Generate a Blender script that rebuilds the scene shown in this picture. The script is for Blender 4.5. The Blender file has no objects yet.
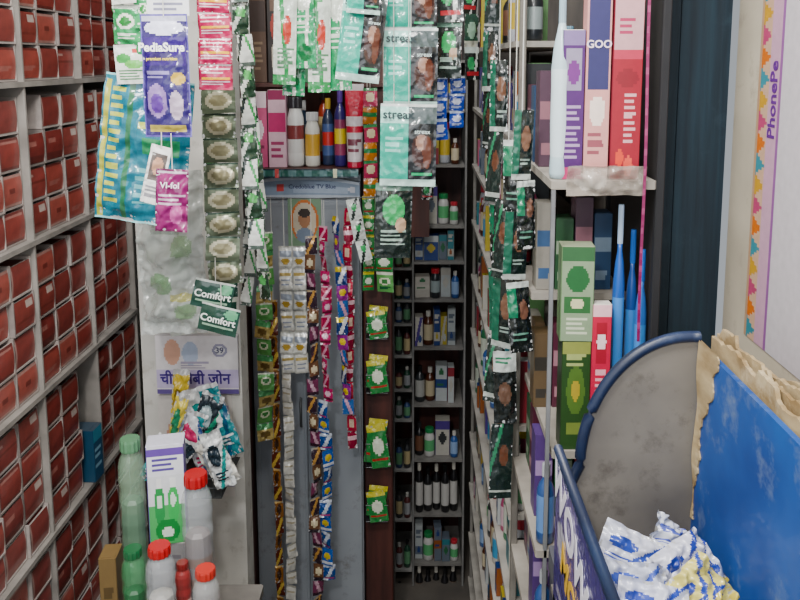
import bpy, math, random
from mathutils import Vector, Matrix, noise
random.seed(7)
SC=bpy.context.scene
COL=SC.collection
pi=math.pi
CZ=2.2
PITCH=math.radians(8.0)
F=800.0; U0=416.0; V0=172.0

def at(u,v,d):
    xc=(u-U0)/F; yc=-(v-V0)/F
    k=d/(math.cos(PITCH)+yc*math.sin(PITCH))
    return xc*k, CZ+(yc*math.cos(PITCH)-math.sin(PITCH))*k
def R(u0,v0,u1,v1,d):
    vm=(v0+v1)/2
    xa=at(u0,vm,d)[0]; xb=at(u1,vm,d)[0]
    zt=at(u0,v0,d)[1]; zb=at(u0,v1,d)[1]
    return (xa+xb)/2, zt, xb-xa, zt-zb

_lc={}
def lin(h):
    if isinstance(h,tuple): return h
    if h in _lc: return _lc[h]
    s=h.lstrip('#'); o=[]
    if len(s)==3: s=''.join(q+q for q in s)
    for i in (0,2,4):
        c=int(s[i:i+2],16)/255
        o.append(c/12.92 if c<=0.04045 else ((c+0.055)/1.055)**2.4)
    g=sum(o)/3
    o=[min(.95,max(.002,g+(c-g)*1.14)) for c in o]
    _lc[h]=tuple(o); return _lc[h]

# ---------------------------------------------------------------- materials
def nodes(name):
    m=bpy.data.materials.new(name); m.use_nodes=True
    return m,m.node_tree.nodes,m.node_tree.links,m.node_tree.nodes['Principled BSDF']
def print_mat(name,rough,metal=0.0,coat=0.0,dirt=0.12,alpha=1.0,trans=0.0,scale=60,crinkle=0.0):
    m,n,l,b=nodes(name)
    a=n.new('ShaderNodeAttribute'); a.attribute_name='Col'
    tc=n.new('ShaderNodeTexCoord'); nz=n.new('ShaderNodeTexNoise')
    nz.inputs['Scale'].default_value=scale; nz.inputs['Detail'].default_value=3
    mr=n.new('ShaderNodeMapRange'); mr.inputs['To Min'].default_value=1-dirt*1.6; mr.inputs['To Max'].default_value=1+dirt*.6
    mx=n.new('ShaderNodeVectorMath'); mx.operation='SCALE'
    l.new(tc.outputs['Object'],nz.inputs['Vector']); l.new(nz.outputs['Fac'],mr.inputs['Value'])
    l.new(a.outputs['Color'],mx.inputs[0]); l.new(mr.outputs['Result'],mx.inputs['Scale'])
    l.new(mx.outputs['Vector'],b.inputs['Base Color'])
    b.inputs['Roughness'].default_value=rough; b.inputs['Metallic'].default_value=metal
    b.inputs['Coat Weight'].default_value=coat
    b.inputs['Coat Roughness'].default_value=.12
    b.inputs['Alpha'].default_value=alpha
    b.inputs['Transmission Weight'].default_value=trans
    if crinkle>0:
        vo=n.new('ShaderNodeTexVoronoi'); vo.inputs['Scale'].default_value=75
        bp=n.new('ShaderNodeBump'); bp.inputs['Strength'].default_value=crinkle; bp.inputs['Distance'].default_value=.004
        l.new(tc.outputs['Object'],vo.inputs['Vector']); l.new(vo.outputs['Distance'],bp.inputs['Height']); l.new(bp.outputs[0],b.inputs['Normal']); l.new(bp.outputs[0],b.inputs['Coat Normal'])
    return m
def solid(name,c1,c2=None,rough=.6,metal=0,scale=(8,8,8),bump=0.0,detail=4,coat=0,scuff=None):
    m,n,l,b=nodes(name)
    tc=n.new('ShaderNodeTexCoord'); mp=n.new('ShaderNodeMapping'); mp.inputs['Scale'].default_value=scale
    nz=n.new('ShaderNodeTexNoise'); nz.inputs['Scale'].default_value=1; nz.inputs['Detail'].default_value=detail
    cr=n.new('ShaderNodeValToRGB')
    cr.color_ramp.elements[0].position=.3; cr.color_ramp.elements[1].position=.7
    cr.color_ramp.elements[0].color=(*lin(c1),1); cr.color_ramp.elements[1].color=(*lin(c2 or c1),1)
    l.new(tc.outputs['Object'],mp.inputs[0]); l.new(mp.outputs[0],nz.inputs['Vector'])
    l.new(nz.outputs['Fac'],cr.inputs[0])
    out=cr.outputs[0]
    if scuff:
        n2=n.new('ShaderNodeTexNoise'); n2.inputs['Scale'].default_value=11; n2.inputs['Detail'].default_value=8; n2.inputs['Roughness'].default_value=.7
        r2=n.new('ShaderNodeValToRGB'); r2.color_ramp.elements[0].position=.54; r2.color_ramp.elements[1].position=.66
        r2.color_ramp.elements[0].color=(0,0,0,1); r2.color_ramp.elements[1].color=(.7,.7,.7,1)
        mx=n.new('ShaderNodeMix'); mx.data_type='RGBA'; mx.inputs[7].default_value=(*lin(scuff),1)
        l.new(tc.outputs['Object'],n2.inputs['Vector']); l.new(n2.outputs['Fac'],r2.inputs[0]); l.new(r2.outputs[0],mx.inputs[0]); l.new(out,mx.inputs[6]); out=mx.outputs[2]
    l.new(out,b.inputs['Base Color'])
    b.inputs['Roughness'].default_value=rough; b.inputs['Metallic'].default_value=metal
    b.inputs['Coat Weight'].default_value=coat
    if bump>0:
        bp=n.new('ShaderNodeBump'); bp.inputs['Strength'].default_value=bump; bp.inputs['Distance'].default_value=.004
        l.new(nz.outputs['Fac'],bp.inputs['Height']); l.new(bp.outputs[0],b.inputs['Normal'])
    return m
GLOSS=print_mat('printed_gloss_film',.25,coat=.7,crinkle=.25)
MATTE=print_mat('printed_card',.5,coat=.1)
BOXM=print_mat('dusty_box_card',.6,dirt=.35,scale=35)
BOXF=print_mat('glossy_box_front',.4,dirt=.35,scale=45,coat=.35)
FOIL=print_mat('printed_foil',.3,metal=.45,crinkle=.2)
FOILG=print_mat('shiny_sachet_foil',.22,metal=.25,coat=.8,crinkle=.35)
FILM=print_mat('clear_film_print',.15,alpha=.5,coat=.8,crinkle=.5)
PLAST=print_mat('moulded_plastic',.3,dirt=.05,coat=.3)
CLEAR=print_mat('clear_plastic',.08,alpha=.33,dirt=.03,coat=1.0)
DUSTY=print_mat('dusty_painted_board',.7,dirt=.45,scale=14)
M_STEEL=solid('grey_painted_steel','#7f858d','#a3a8ad',.45,.2,(2,2,1.5),.1,scuff='#6b6864')
M_WALLW=solid('old_white_wall','#a9a9a4','#d6d4cd',.8,0,(5,5,5),.3,scuff='#8f8a80')
M_WALLB=solid('beige_wall','#a09888','#beb5a4',.8,0,(5,5,5),.3,scuff='#8f8678')
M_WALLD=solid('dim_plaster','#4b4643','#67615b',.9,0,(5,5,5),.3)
M_WOODD=solid('dark_brown_wood','#2e1a18','#54302a',.55,0,(30,30,3),.3)
M_TEAL=solid('dark_blue_timber','#0d1a24','#1d333f',.75,0,(60,10,3),.5,detail=7,scuff='#22343e')
M_FLOOR=solid('stone_floor','#4c4844','#6a645d',.6,0,(4,4,4),.2)
M_BLUE=solid('blue_painted_sheet','#1a3c7c','#28569c',.5,0,(6,6,6),.25,coat=.1,scuff='#6a7a98')
M_WIRE=solid('wire_metal','#3a3a3a','#55585a',.4,.7)
M_GREYP=solid('dusty_grey_panel','#595551','#7a756d',.75,0,(6,6,6),.3,scuff='#46403a')
M_CARD=solid('torn_cardboard','#7c6646','#ad9c7c',.9,0,(30,14,30),.6,scuff='#c0b398')
M_CEIL=solid('ceiling_paint','#b5b2ab','#c8c5bd',.9)
_tm={}
def tmat(col):
    if col not in _tm: _tm[col]=solid('ink_'+str(len(_tm)),col,None,.5)
    return _tm[col]

# ---------------------------------------------------------------- mesh builder
class MB:
    def __init__(s): s.v=[];s.f=[];s.c=[]
    def quad(s,a,b,c,d,col):
        i=len(s.v); s.v+= [a,b,c,d]; s.f.append((i,i+1,i+2,i+3)); s.c.append(lin(col))
    def grid(s,fn,nx,ny,colfn):
        i=len(s.v)
        for b in range(ny+1):
            for a in range(nx+1): s.v.append(fn(a/nx,b/ny))
        for b in range(ny):
            for a in range(nx):
                p=i+b*(nx+1)+a
                s.f.append((p+nx+1,p+nx+2,p+1,p)); s.c.append(lin(colfn((a+.5)/nx,(b+.5)/ny)))
    def box(s,x0,y0,z0,x1,y1,z1,col,ch=0.0):
        if ch<=0: pts=[(x0,y0),(x1,y0),(x1,y1),(x0,y1)]
        else: pts=[(x0+ch,y0),(x1-ch,y0),(x1,y0+ch),(x1,y1-ch),(x1-ch,y1),(x0+ch,y1),(x0,y1-ch),(x0,y0+ch)]
        n=len(pts); i=len(s.v)
        s.v+=[(p[0],p[1],z0) for p in pts]+[(p[0],p[1],z1) for p in pts]
        for k in range(n):
            s.f.append((i+k,i+(k+1)%n,i+n+(k+1)%n,i+n+k)); s.c.append(lin(col))
        s.f.append(tuple(i+n+k for k in range(n))); s.c.append(lin(col))
        s.f.append(tuple(i+n-1-k for k in range(n))); s.c.append(lin(col))
    def lathe(s,prof,seg=18,rib=0.0,sx=1,sy=1,colfn=None):
        i=len(s.v); m=len(prof)
        for (r,z,c) in prof:
            for k in range(seg):
                rr=r*(1-rib*(k%2)); a=2*pi*k/seg
                s.v.append((rr*math.cos(a)*sx,rr*math.sin(a)*sy,z))
        for j in range(m-1):
            for k in range(seg):
                k2=(k+1)%seg
                s.f.append((i+j*seg+k,i+j*seg+k2,i+(j+1)*seg+k2,i+(j+1)*seg+k))
                s.c.append(lin(prof[j][2]))
        s.f.append(tuple(i+seg-1-k for k in range(seg))); s.c.append(lin(prof[0][2]))
        s.f.append(tuple(i+(m-1)*seg+k for k in range(seg))); s.c.append(lin(prof[-1][2]))
    def tube(s,pts,r,col,seg=8):
        P_=[Vector(p) for p in pts]; n=len(P_); i=len(s.v)
        for j,p in enumerate(P_):
            t=(P_[min(j+1,n-1)]-P_[max(j-1,0)]).normalized()
            a=t.orthogonal() if abs(t.z)>.95 else t.cross(Vector((0,0,1)))
            a.normalize(); b=t.cross(a)
            for k in range(seg):
                an=2*pi*k/seg; q=p+a*math.cos(an)*r+b*math.sin(an)*r; s.v.append(tuple(q))
        for j in range(n-1):
            for k in range(seg):
                k2=(k+1)%seg
                s.f.append((i+j*seg+k,i+j*seg+k2,i+(j+1)*seg+k2,i+(j+1)*seg+k)); s.c.append(lin(col))
        s.f.append(tuple(i+k for k in range(seg))); s.c.append(lin(col))
        s.f.append(tuple(i+(n-1)*seg+seg-1-k for k in range(seg))); s.c.append(lin(col))
    def mesh(s,name,mat,smooth=False):
        me=bpy.data.meshes.new(name); me.from_pydata(s.v,[],s.f)
        at_=me.color_attributes.new('Col','FLOAT_COLOR','CORNER')
        buf=[]
        for f,c in zip(s.f,s.c):
            buf+= [c[0],c[1],c[2],1.0]*len(f)
        at_.data.foreach_set('color',buf)
        me.materials.append(mat)
        if smooth: me.polygons.foreach_set('use_smooth',[True]*len(s.f))
        me.update(); return me

def obj(name,mesh,parent=None,loc=(0,0,0),rot=(0,0,0),label=None,cat=None,group=None,kind=None):
    o=bpy.data.objects.new(name,mesh); COL.objects.link(o)
    o.location=loc; o.rotation_euler=rot
    if parent: o.parent=parent
    if mesh is None: o.empty_display_size=.02
    if label: o['label']=label
    if cat: o['category']=cat
    if group: o['group']=group
    if kind: o['kind']=kind
    return o
def boxm(name,x0,y0,z0,x1,y1,z1,mat,col='#888888',ch=0):
    b=MB(); b.box(x0,y0,z0,x1,y1,z1,col,ch); return b.mesh(name,mat)

_txt={}
def text(parent,s,size,loc,col,rot=(0,0,0),spin=0,bold=.02,xs=1.0,name='lettering'):
    key=(s,size,col,spin,xs)
    if key not in _txt:
        c=bpy.data.curves.new('lettering','FONT'); c.body=s; c.size=size; c.align_x='CENTER'; c.align_y='CENTER'
        c.offset=bold*size; c.extrude=.0003; c.resolution_u=3
        t=bpy.data.objects.new('lettering_tmp',c); COL.objects.link(t)
        bpy.context.view_layer.update()
        dg=bpy.context.evaluated_depsgraph_get()
        me=bpy.data.meshes.new_from_object(t.evaluated_get(dg))
        bpy.data.objects.remove(t)
        me.transform(Matrix.Rotation(pi/2,4,'X')@Matrix.Rotation(spin,4,'Z')@Matrix.Scale(xs,4,(1,0,0)))
        me.materials.clear(); me.materials.append(tmat(col)); _txt[key]=me
    return obj(name,_txt[key],parent,loc,rot)

# ---------------------------------------------------------------- print designs
def PT(bg,*sh):
    def fn(s,t):
        c=bg
        for q in sh:
            k=q[0]
            if k=='r':
                if q[1]<=s<=q[3] and q[2]<=t<=q[4]: c=q[5]
            elif k=='e':
                if ((s-q[1])/q[3])**2+((t-q[2])/q[4])**2<=1: c=q[5]
            elif k=='l':
                if q[1]<=s<=q[3] and q[2]<=t<=q[4]:
                    w=(t-q[2])/(q[4]-q[2])*q[5]; i=int(w)
                    if w-i<.5 and s<q[3]-(q[3]-q[1])*.35*((i*37%10)/10): c=q[6]
            elif k=='d':
                if abs(q[1]*s+q[2]*t-q[3])<q[4]: c=q[5]
            elif k=='c':
                if (int(s*q[1])+int(t*q[2]))%2==0: c=q[3]
            elif k=='b':
                if s<q[1] or s>1-q[1] or t<q[2] or t>1-q[2]: c=q[3]
        return c
    return fn

def sheet(key,w,h,nx,ny,fn,bulge=.004,wr=.0,back='#b8b8b8',mat=None,seed=0,curl=0.0,sway=0.0,slant=0.0):
    b=MB()
    def Y(s,t,sg):
        p=max(0,math.sin(pi*min(1,max(0,(s-.06)/.88))))*max(0,math.sin(pi*min(1,max(0,(t-.06)/.88))))
        w_=wr*noise.noise(Vector((s*3.1+seed*7,t*3.7*h/w,seed*1.7)))+wr*.5*noise.noise(Vector((s*8+seed,t*9*h/w,3)))
        return sg*bulge*p**.6-w_*1.0+curl*((s-.5)**2)*4-curl*.5
    def X(s,t): return (s-.5)*w+sway*math.sin(t*3.0+seed)+slant*t
    b.grid(lambda s,t:(X(s,t),Y(s,t,-1),-t*h),nx,ny,fn)
    b.grid(lambda s,t:(X(1-s,t),Y(1-s,t,.5)+.0004,-t*h),max(2,nx//2),max(2,ny//2),lambda s,t:back)
    return b.mesh(key,mat or GLOSS,True)

def carton(key,w,d,h,front,side,top='#d8d4cc',nx=10,ny=16,mat=None,sidefn=None):
    b=MB(); ch=min(w,d)*.03
    x0,x1=-w/2,w/2
    b.grid(lambda s,t:(x0+ch+(w-2*ch)*s,0,h*(1-t)),nx,ny,front)
    sf=sidefn or (lambda s,t:side)
    b.grid(lambda s,t:(x1,ch+(d-2*ch)*s,h*(1-t)),4,ny if sidefn else 1,sf)
    b.grid(lambda s,t:(x0,d-ch-(d-2*ch)*s,h*(1-t)),4,ny if sidefn else 1,sf)
    b.quad((x1-ch,d,0),(x0+ch,d,0),(x0+ch,d,h),(x1-ch,d,h),side)
    for (a,c) in (((x1-ch,0),(x1,ch)),((x1,d-ch),(x1-ch,d)),((x0+ch,d),(x0,d-ch)),((x0,ch),(x0+ch,0))):
        b.quad((a[0],a[1],0),(c[0],c[1],0),(c[0],c[1],h),(a[0],a[1],h),side)
    pts=[(x0+ch,0),(x1-ch,0),(x1,ch),(x1,d-ch),(x1-ch,d),(x0+ch,d),(x0,d-ch),(x0,ch)]
    i=len(b.v); b.v+=[(p[0],p[1],h) for p in pts]; b.f.append(tuple(range(i,i+8))); b.c.append(lin(top))
    i=len(b.v); b.v+=[(p[0],p[1],0) for p in pts]; b.f.append(tuple(range(i+7,i-1,-1))); b.c.append(lin(top))
    b.box(x0+w*.08,d*.08,h,x1-w*.08,d*.86,h+.0009,top)
    return b.mesh(key,mat or MATTE)

_bt={}
def bottle(r,h,col,cap,lab,loc,label,cat='bottle',group=None,kind='round',mat=None,name='bottle',lab2=None,rotz=0,contents=None):
    key=(round(r,3),round(h,3),col,cap,lab,kind,lab2,contents)
    if key not in _bt:
        b=MB(); lc=lab; l2=lab2 or lab
        if kind=='round': pr=[(r*.85,0,col),(r,.02*h,col),(r,.15*h,lc),(r,.3*h,l2),(r,.5*h,lc),(r,.62*h,col),(r*.95,.68*h,col),(r*.7,.76*h,col),(r*.4,.81*h,col),(r*.38,.86*h,col)]
        elif kind=='jar': pr=[(r*.88,0,col),(r,.03*h,col),(r,.2*h,lc),(r,.4*h,l2),(r,.6*h,col),(r*.96,.7*h,col),(r*.8,.78*h,col),(r*.72,.82*h,col),(r*.72,.86*h,col)]
        elif kind=='tall':
            pr=[(r*.88,0,col),(r,.015*h,col)]
            for q in range(12):
                pr.append((r*(1.0 if q%2 else .93),(.06+.064*q)*h,col if q<3 or q>7 else (lc if q%2 else l2)))
            pr+=[(r*.97,.84*h,col),(r*.85,.88*h,col),(r*.68,.91*h,col),(r*.68,.95*h,col)]
        else: pr=[(r*.9,0,col),(r,.03*h,col),(r*.92,.12*h,lc),(r,.3*h,l2),(r*.97,.5*h,lc),(r,.6*h,col),(r*.8,.72*h,col),(r*.5,.8*h,col),(r*.3,.86*h,col)]
        b.lathe(pr,20)
        m1=b.mesh('bottle_body',mat or PLAST,kind!='tall')
        c=MB(); cr={'round':.45,'jar':.8,'tall':.74}.get(kind,.35)*r
        c0=.93 if kind=='tall' else .84
        c.lathe([(cr,c0*h,cap),(cr*1.03,(c0+.01)*h,cap),(cr*1.03,.985*h,cap),(cr*.97,h,cap)],28,.07)
        m2=c.mesh('cap',PLAST)
        m3=None
        if contents:
            c=MB(); c.lathe([(r*.8,.02*h,contents),(r*.86,.04*h,contents),(r*.84,.3*h,contents),(r*.87,.5*h,contents),(r*.8,.62*h,contents),(r*.5,.64*h,contents)],14,.08); m3=c.mesh('contents',MATTE)
        _bt[key]=(m1,m2,m3)
    m1,m2,m3=_bt[key]
    o=obj(name,m1,None,loc,(0,0,rotz),label,cat,group)
    obj('cap',m2,o)
    if m3: obj('contents',m3,o)
    return o

# ================================================================= SETTING
def st(name,m): return obj(name,m,kind='structure')
st('floor',boxm('floor',-1.4,-1.0,-.05,1.0,3.8,0,M_FLOOR))
st('ceiling',boxm('ceiling',-1.4,-1.0,3.2,1.0,3.8,3.25,M_CEIL))
st('wall_left',boxm('wl',-1.25,-.6,0,-1.15,3.6,3.2,M_WALLW))
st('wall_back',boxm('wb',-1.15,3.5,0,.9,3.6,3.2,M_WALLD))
st('wall_right',boxm('wr',.58,-.6,0,.68,1.46,3.2,M_WALLB))
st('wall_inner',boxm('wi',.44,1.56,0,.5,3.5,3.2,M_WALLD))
a=at(134,200,2.0)[0]; c=at(236,200,2.0)[0]
st('wall_middle',boxm('wm',a,2.0,0,c,2.08,3.2,M_WALLW))
b=MB()
dx0=.433; dx1=.579
b.box(dx0,1.490,0,dx0+.052,1.51,3.2,'#173040'); b.box(dx0+.0535,1.490,0,dx1,1.51,3.2,'#173040')
b.box(dx0,1.5,0,dx1,1.53,3.2,'#0c1a22')
st('door_1',b.mesh('door',M_TEAL))

# ================================================================= DRAWER RACK + boxes
XR=-.9
rack=obj('storage_rack',None,loc=(XR,1.5,0),label='grey painted steel pigeonhole rack packed with small red boxes',cat='rack')
ys=[1.20,1.52,1.84,2.16,2.48]
zs=[2.2+.32,2.2-.05,2.2-.42,2.2-.79,2.2-1.16,2.2-1.53,2.2-1.90]
gc='#96918b'
for z in zs:
    obj('shelf_board',boxm('sb',-.22,-.3,z-.012,0.008,.98,z,DUSTY,gc,.002),rack)
for y in ys:
    obj('upright',boxm('up',-.22,y-1.5-.005,.1,.004,y-1.5+.005,2.53,DUSTY,gc,.002),rack)
obj('back_panel',boxm('bp',-.23,-.3,.1,-.222,.99,2.53,DUSTY,'#3d3a38'),rack)
obj('plinth',boxm('pl',-.22,-.3,0,-.005,.99,.1,DUSTY,'#6d6a68',.004),rack)
BH=.0825
def small_box(v):
    w,d,h=.1005,.15,BH
    reds=['#8c3f39','#974a42','#7c3733','#9e534a','#843f3a','#904540','#86403a']
    c=reds[v%7]; b=MB()
    edge=['#978c87','#a69c97','#837b77','#9a908b','#aca39e','#a09692','#8f8682'][v%7]
    t=.004
    b.box(-w/2,0,0,w/2,d,t,edge)
    b.box(-w/2,0,t,-w/2+t,d,h,edge); b.box(w/2-t,0,t,w/2,d,h,edge); b.box(-w/2+t,d-t,t,w/2-t,d,h,edge)
    b.box(-w/2+t,0.004,t,w/2-t,t+.004,h*.92,edge)
    b.box(-w/2+2*t,.012,t,w/2-2*t,d-.01,h*(.7+.05*(v%5)),'#6a2c28')
    body=b.mesh('box_tray',BOXM)
    f=MB()
    fn=[PT(c,('r',.08,.1,.92,.2,'#a8746c'),('b',.03,.05,'#6b302c')),
        PT(c,('r',0,.0,1,.1,'#6a2f2b'),('l',.15,.55,.8,.85,2,'#a0645c')),
        PT(c,('r',0,.78,1,1,'#66302c'),('r',.15,.25,.6,.38,'#a06860')),
        PT(c,('r',.35,.4,.65,.6,'#74352f'),('b',.03,.05,'#a88078')),
        PT(c,('r',0,0,.1,1,'#a88780')),
        PT(c,('r',0,.42,1,.52,'#74352f'),('r',.1,.14,.35,.28,'#b8948c')),
        PT(c,('r',.6,.12,.92,.32,'#b8a8a0'),('r',.05,.65,.95,.74,'#76352f'))][v%7]
    f.grid(lambda s,t_:(-w/2+.005+(w-.010)*s,.002-.003*math.sin(pi*t_),h*.92-(h*.85)*t_),14,12,fn)
    f.grid(lambda s,t_:(-w/2+.005+(w-.010)*(1-s),.0032,h*.92-(h*.85)*t_),1,1,lambda s,t_:c)
    return body,f.mesh('front_label',BOXF,True)
SB=[small_box(i) for i in range(7)]
for zi,z in enumerate(zs[1:]):
    for bi in range(1,4):
        for k in range(3):
            if zi==3 and bi==2 and k==2: continue
            yc=ys[bi]+.0065+.1023*(k+.5)
            nt=4 if random.random()>.03 else 3
            for t in range(nt):
                v=random.randrange(7)
                a,f=SB[v]
                out=random.uniform(-.010,.002)
                o=obj('storage_box',a,None,(XR-.004+out,yc+random.uniform(-.0005,.0005),z+.001+t*(BH+.0012)),(0,0,pi/2),
                      'small worn grey tray box with dull red front, stacked','box','small red boxes in the rack')
                obj('front_label',f,o)
cm=carton('blue_carton',.055,.17,.15,PT('#274a66',('r',0,0,1,.25,'#3f7f96'),('l',.15,.4,.85,.8,4,'#7fa8bc')),'#1d4058','#3a4a58')
obj('carton',cm,None,(XR+.015,2.10,zs[4]+.001),(0,0,pi/2-.05),'slim dark blue carton slotted between the red boxes','carton')

# ================================================================= overhead rails
def rail(y,x0,x1,z=2.42):
    o=obj('hanging_rail',None,loc=(0,y,z),label='thin steel rail hung from the ceiling for sachet strips',cat='rail')
    b=MB(); b.tube([(x0,0,0),(x1,0,0)],.004,'#777777'); obj('bar',b.mesh('bar',M_WIRE,True),o)
    for x in (x0+.02,x1-.02):
        b=MB(); b.tube([(x,0,0),(x,0,3.2-z)],.003,'#777777'); obj('drop_rod',b.mesh('rod',M_WIRE,True),o)
RZ=2.42
for y,x0,x1 in ((1.34,-.75,-.25),(1.46,-.75,-.22),(1.62,-.45,-.1),(1.72,-.3,.14),(1.9,-.5,.1),(2.1,-.05,.16)):
    rail(y,x0,x1)

def hang(name,mesh,x,y,zt,label,cat,railz=RZ,rot=0,tilt=0,group=None,root=True):
    o=obj(name,mesh,None,(x,y,zt),(0,tilt,rot),label,cat,group)
    if railz-zt>.01:
        b=MB(); L=railz-zt
        b.tube([(0,0,-.004),(L*math.sin(-tilt),0,L*math.cos(tilt))],.0009,'#cfcfc8',5)
        obj('hanging_string',b.mesh('string',MATTE),o)
    return o

def strip(u,v0,v1,wpx,d,cells,meshes,label,railz=None,rot=0,tilt=0,cat='sachet strip',group=None,cols=1,y=None,drift=0,tw=.35):
    x,zt=at(u,v0,d); _,zb=at(u,v1,d)
    w=wpx*d/F; ch=(zt-zb)/cells
    o=obj('sachet_strip',None,None,(x,d,zt),(0,tilt,rot),label,cat,group)
    if isinstance(meshes,tuple): meshes=[meshes]
    made=[]
    for k,(fn,mat,nx,ny) in enumerate(meshes):
        for q in range(2):
            made.append(sheet('sachet',w/cols,ch,nx,ny,fn,bulge=min(w/cols,ch)*(.07+.05*q),wr=.0022+.002*q,mat=mat,seed=k+u+q*5))
    nm=len(meshes)
    for i in range(cells):
        for c in range(cols):
            xx=(c-(cols-1)/2)*w/cols+drift*math.sin(i*.9+u)
            mi=((i+c*(cols>2))%nm)*2+((i*7+c+int(u))%2)
            obj('sachet',made[mi],o,(xx,math.sin(i*1.3+u)*.002,-i*ch),(math.sin(i*2.1+u)*.12,math.sin(i*2.7+u)*.05,math.sin(i*.8+u)*tw))
    if railz and railz-zt>.006:
        b=MB(); L=railz-zt; b.tube([(0,0,-.004),(-L*math.sin(tilt),0,L*math.cos(tilt))],.001,'#cfcfc8',5)
        obj('hanging_string',b.mesh('string',MATTE),o)
    return o

# ================================================================= LEFT HANGING CLUSTER
leafw=PT('#e3e6df',('r',0,0,1,.08,'#c9cdc6'),('e',.3,.35,.25,.13,'#3f9a4a'),('e',.65,.5,.3,.12,'#6cb95a'),('l',.12,.65,.9,.92,4,'#4b7b55'),('r',.6,.12,.9,.2,'#c43d3a'))
greenw=PT('#35955a',('r',0,.0,1,.1,'#dfe8dc'),('e',.5,.42,.33,.2,'#e8efdf'),('e',.5,.42,.2,.12,'#2f7d3d'),('l',.15,.7,.85,.9,3,'#e8efe0'))
strip(124,-36,84,30,1.46,3,[(leafw,GLOSS,18,28),(greenw,GLOSS,18,28)],'white and green herbal sachet strip hanging from rail',RZ)
strip(141,-36,60,18,1.46,3,[(greenw,GLOSS,12,18)],'narrow green herbal sachet strip beside a white one',RZ,rot=.2)
x,zt,w,h=R(142,14,190,137,1.34)
pf=PT('#2a1d5c',('r',0,0,1,.05,'#b9bace'),('e',.5,.11,.42,.06,'#d9daf0'),('r',.06,.18,.94,.42,'#38236f'),('e',.32,.7,.22,.14,'#8a70a8'),('e',.32,.72,.14,.08,'#5a358a'),('e',.72,.74,.14,.12,'#b0a0b4'),('r',.1,.9,.9,.96,'#a8984e'),('e',.78,.52,.14,.05,'#c7a64a'),('b',.03,.012,'#5a4e9c'),('l',.1,.46,.6,.54,2,'#8a7fb4'))
o=hang('nutrition_pouch',sheet('pouch',w,h,36,70,pf,.009,.003,mat=GLOSS,seed=2),x,1.34,zt,'glossy purple children nutrition drink pouch','pouch',rot=-.06)
text(o,'PediaSure',.0195,(0,-.0165,-h*.27),'#ffffff',bold=.03)
text(o,'premium nutrition',.007,(0,-.0165,-h*.36),'#e9d34f')
PB=zt-h
x,zt,w,h=R(148,-26,190,16,1.36)
hang('price_card',sheet('card',w,h,20,16,PT('#dcdde2',('r',.1,.35,.9,.62,'#4b4a9a'),('l',.15,.7,.85,.95,2,'#7d7d90')),.001,.001,mat=MATTE),x,1.352,zt,'white card with violet band above the pouch','card')
mg=PT('#a52350',('r',0,0,1,.05,'#d7bcc4'),('l',.1,.15,.92,.42,2,'#e1c3cc'),('r',.08,.5,.92,.58,'#d8a53f'),('l',.1,.66,.92,.86,2,'#d8bfca'),('b',.04,.0,'#7d1a36'))
strip(212,-40,90,33,1.42,5,[(mg,GLOSS,24,20)],'crimson sachet strip with white printing',RZ,rot=.05,tw=.15)
x,zt,w,h=R(104,78,196,228,1.44)
tb=PT('#1c7488',('c',9,14,'#186a7e'),('d',1,0,.05,.03,'#a8a84c'),('d',1,0,.33,.03,'#2f6a4a'),('e',.7,.2,.2,.12,'#2b9db0'),('r',0,0,1,.04,'#186a7a'),('l',.10,.08,.26,.9,14,'#b4ba58'),('l',.45,.62,.9,.85,4,'#6fb0b6'),('r',.45,.3,.95,.34,'#b9c45c'),('r',.5,.4,.9,.52,'#2f8a5a'),('b',.01,.01,'#9ad0d4'))
o=hang('teal_pouch',sheet('tealbag',w,h,50,70,tb,.012,.012,mat=GLOSS,seed=5),x-.005,1.475,zt,'large teal glossy bag with yellow-green print hanging askew','bag',tilt=.13)
x,zt,w,h=R(150,147,171,207,1.31)
hang('photo_card',sheet('pc',w,h,16,30,PT('#e4e2e0',('r',.12,.12,.88,.6,'#5c5350'),('e',.5,.35,.25,.16,'#b98f78'),('l',.15,.7,.85,.92,3,'#8c8a90')),.001,.003,mat=MATTE,seed=3),x,1.325,zt,'small white picture card hanging askew','card',tilt=.25,railz=PB+.01)
x,zt,w,h=R(156,170,188,233,1.29)
o=hang('magenta_sachet',sheet('ms',w,h,24,30,PT('#7b1c5c',('r',0,0,1,.08,'#b9a9b8'),('l',.1,.4,.9,.55,2,'#c3a9bc'),('e',.65,.72,.2,.16,'#b0558f'),('b',.05,.03,'#5f1245')),.005,.004,mat=GLOSS,seed=4),x,1.30,zt,'dark magenta sachet with white lettering','sachet',rot=.1,tilt=.06,railz=PB+.01)
text(o,'VI-fol',.014,(-.002,-.010,-.026),'#f0e0ee')
cof=PT('#5d6654',('e',.5,.5,.38,.36,'#b6b19a'),('e',.5,.5,.26,.24,'#8a8468'),('r',.0,.0,1,.06,'#2d3f33'))
strip(218,88,284,34,1.62,8,[(cof,FOIL,18,14)],'silver and olive blister sachet strip',RZ,rot=.1,cols=1,tw=.15)
dg=PT('#1b3f33',('r',0,0,1,.06,'#c6ccc6'),('e',.78,.25,.16,.18,'#5f9e78'),('l',.1,.75,.9,.92,2,'#9fc0a8'))
for uu,vv,rr,yy,tl in ((214,284,.15,1.60,.25),(222,306,-.1,1.58,.22)):
    x,zt,w,h=R(uu-20,vv,uu+20,vv+28,1.58)
    o=hang('fabric_conditioner_sachet',sheet('cf',w,h,20,14,dg,.004,.002,mat=GLOSS,seed=uu),x,yy,zt,'dark green fabric conditioner sachet hanging askew','sachet',rot=rr,railz=zt+.05,tilt=tl)
    text(o,'Comfort',.021,(0,-.0085,-h*.48),'#e9efe9')
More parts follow.
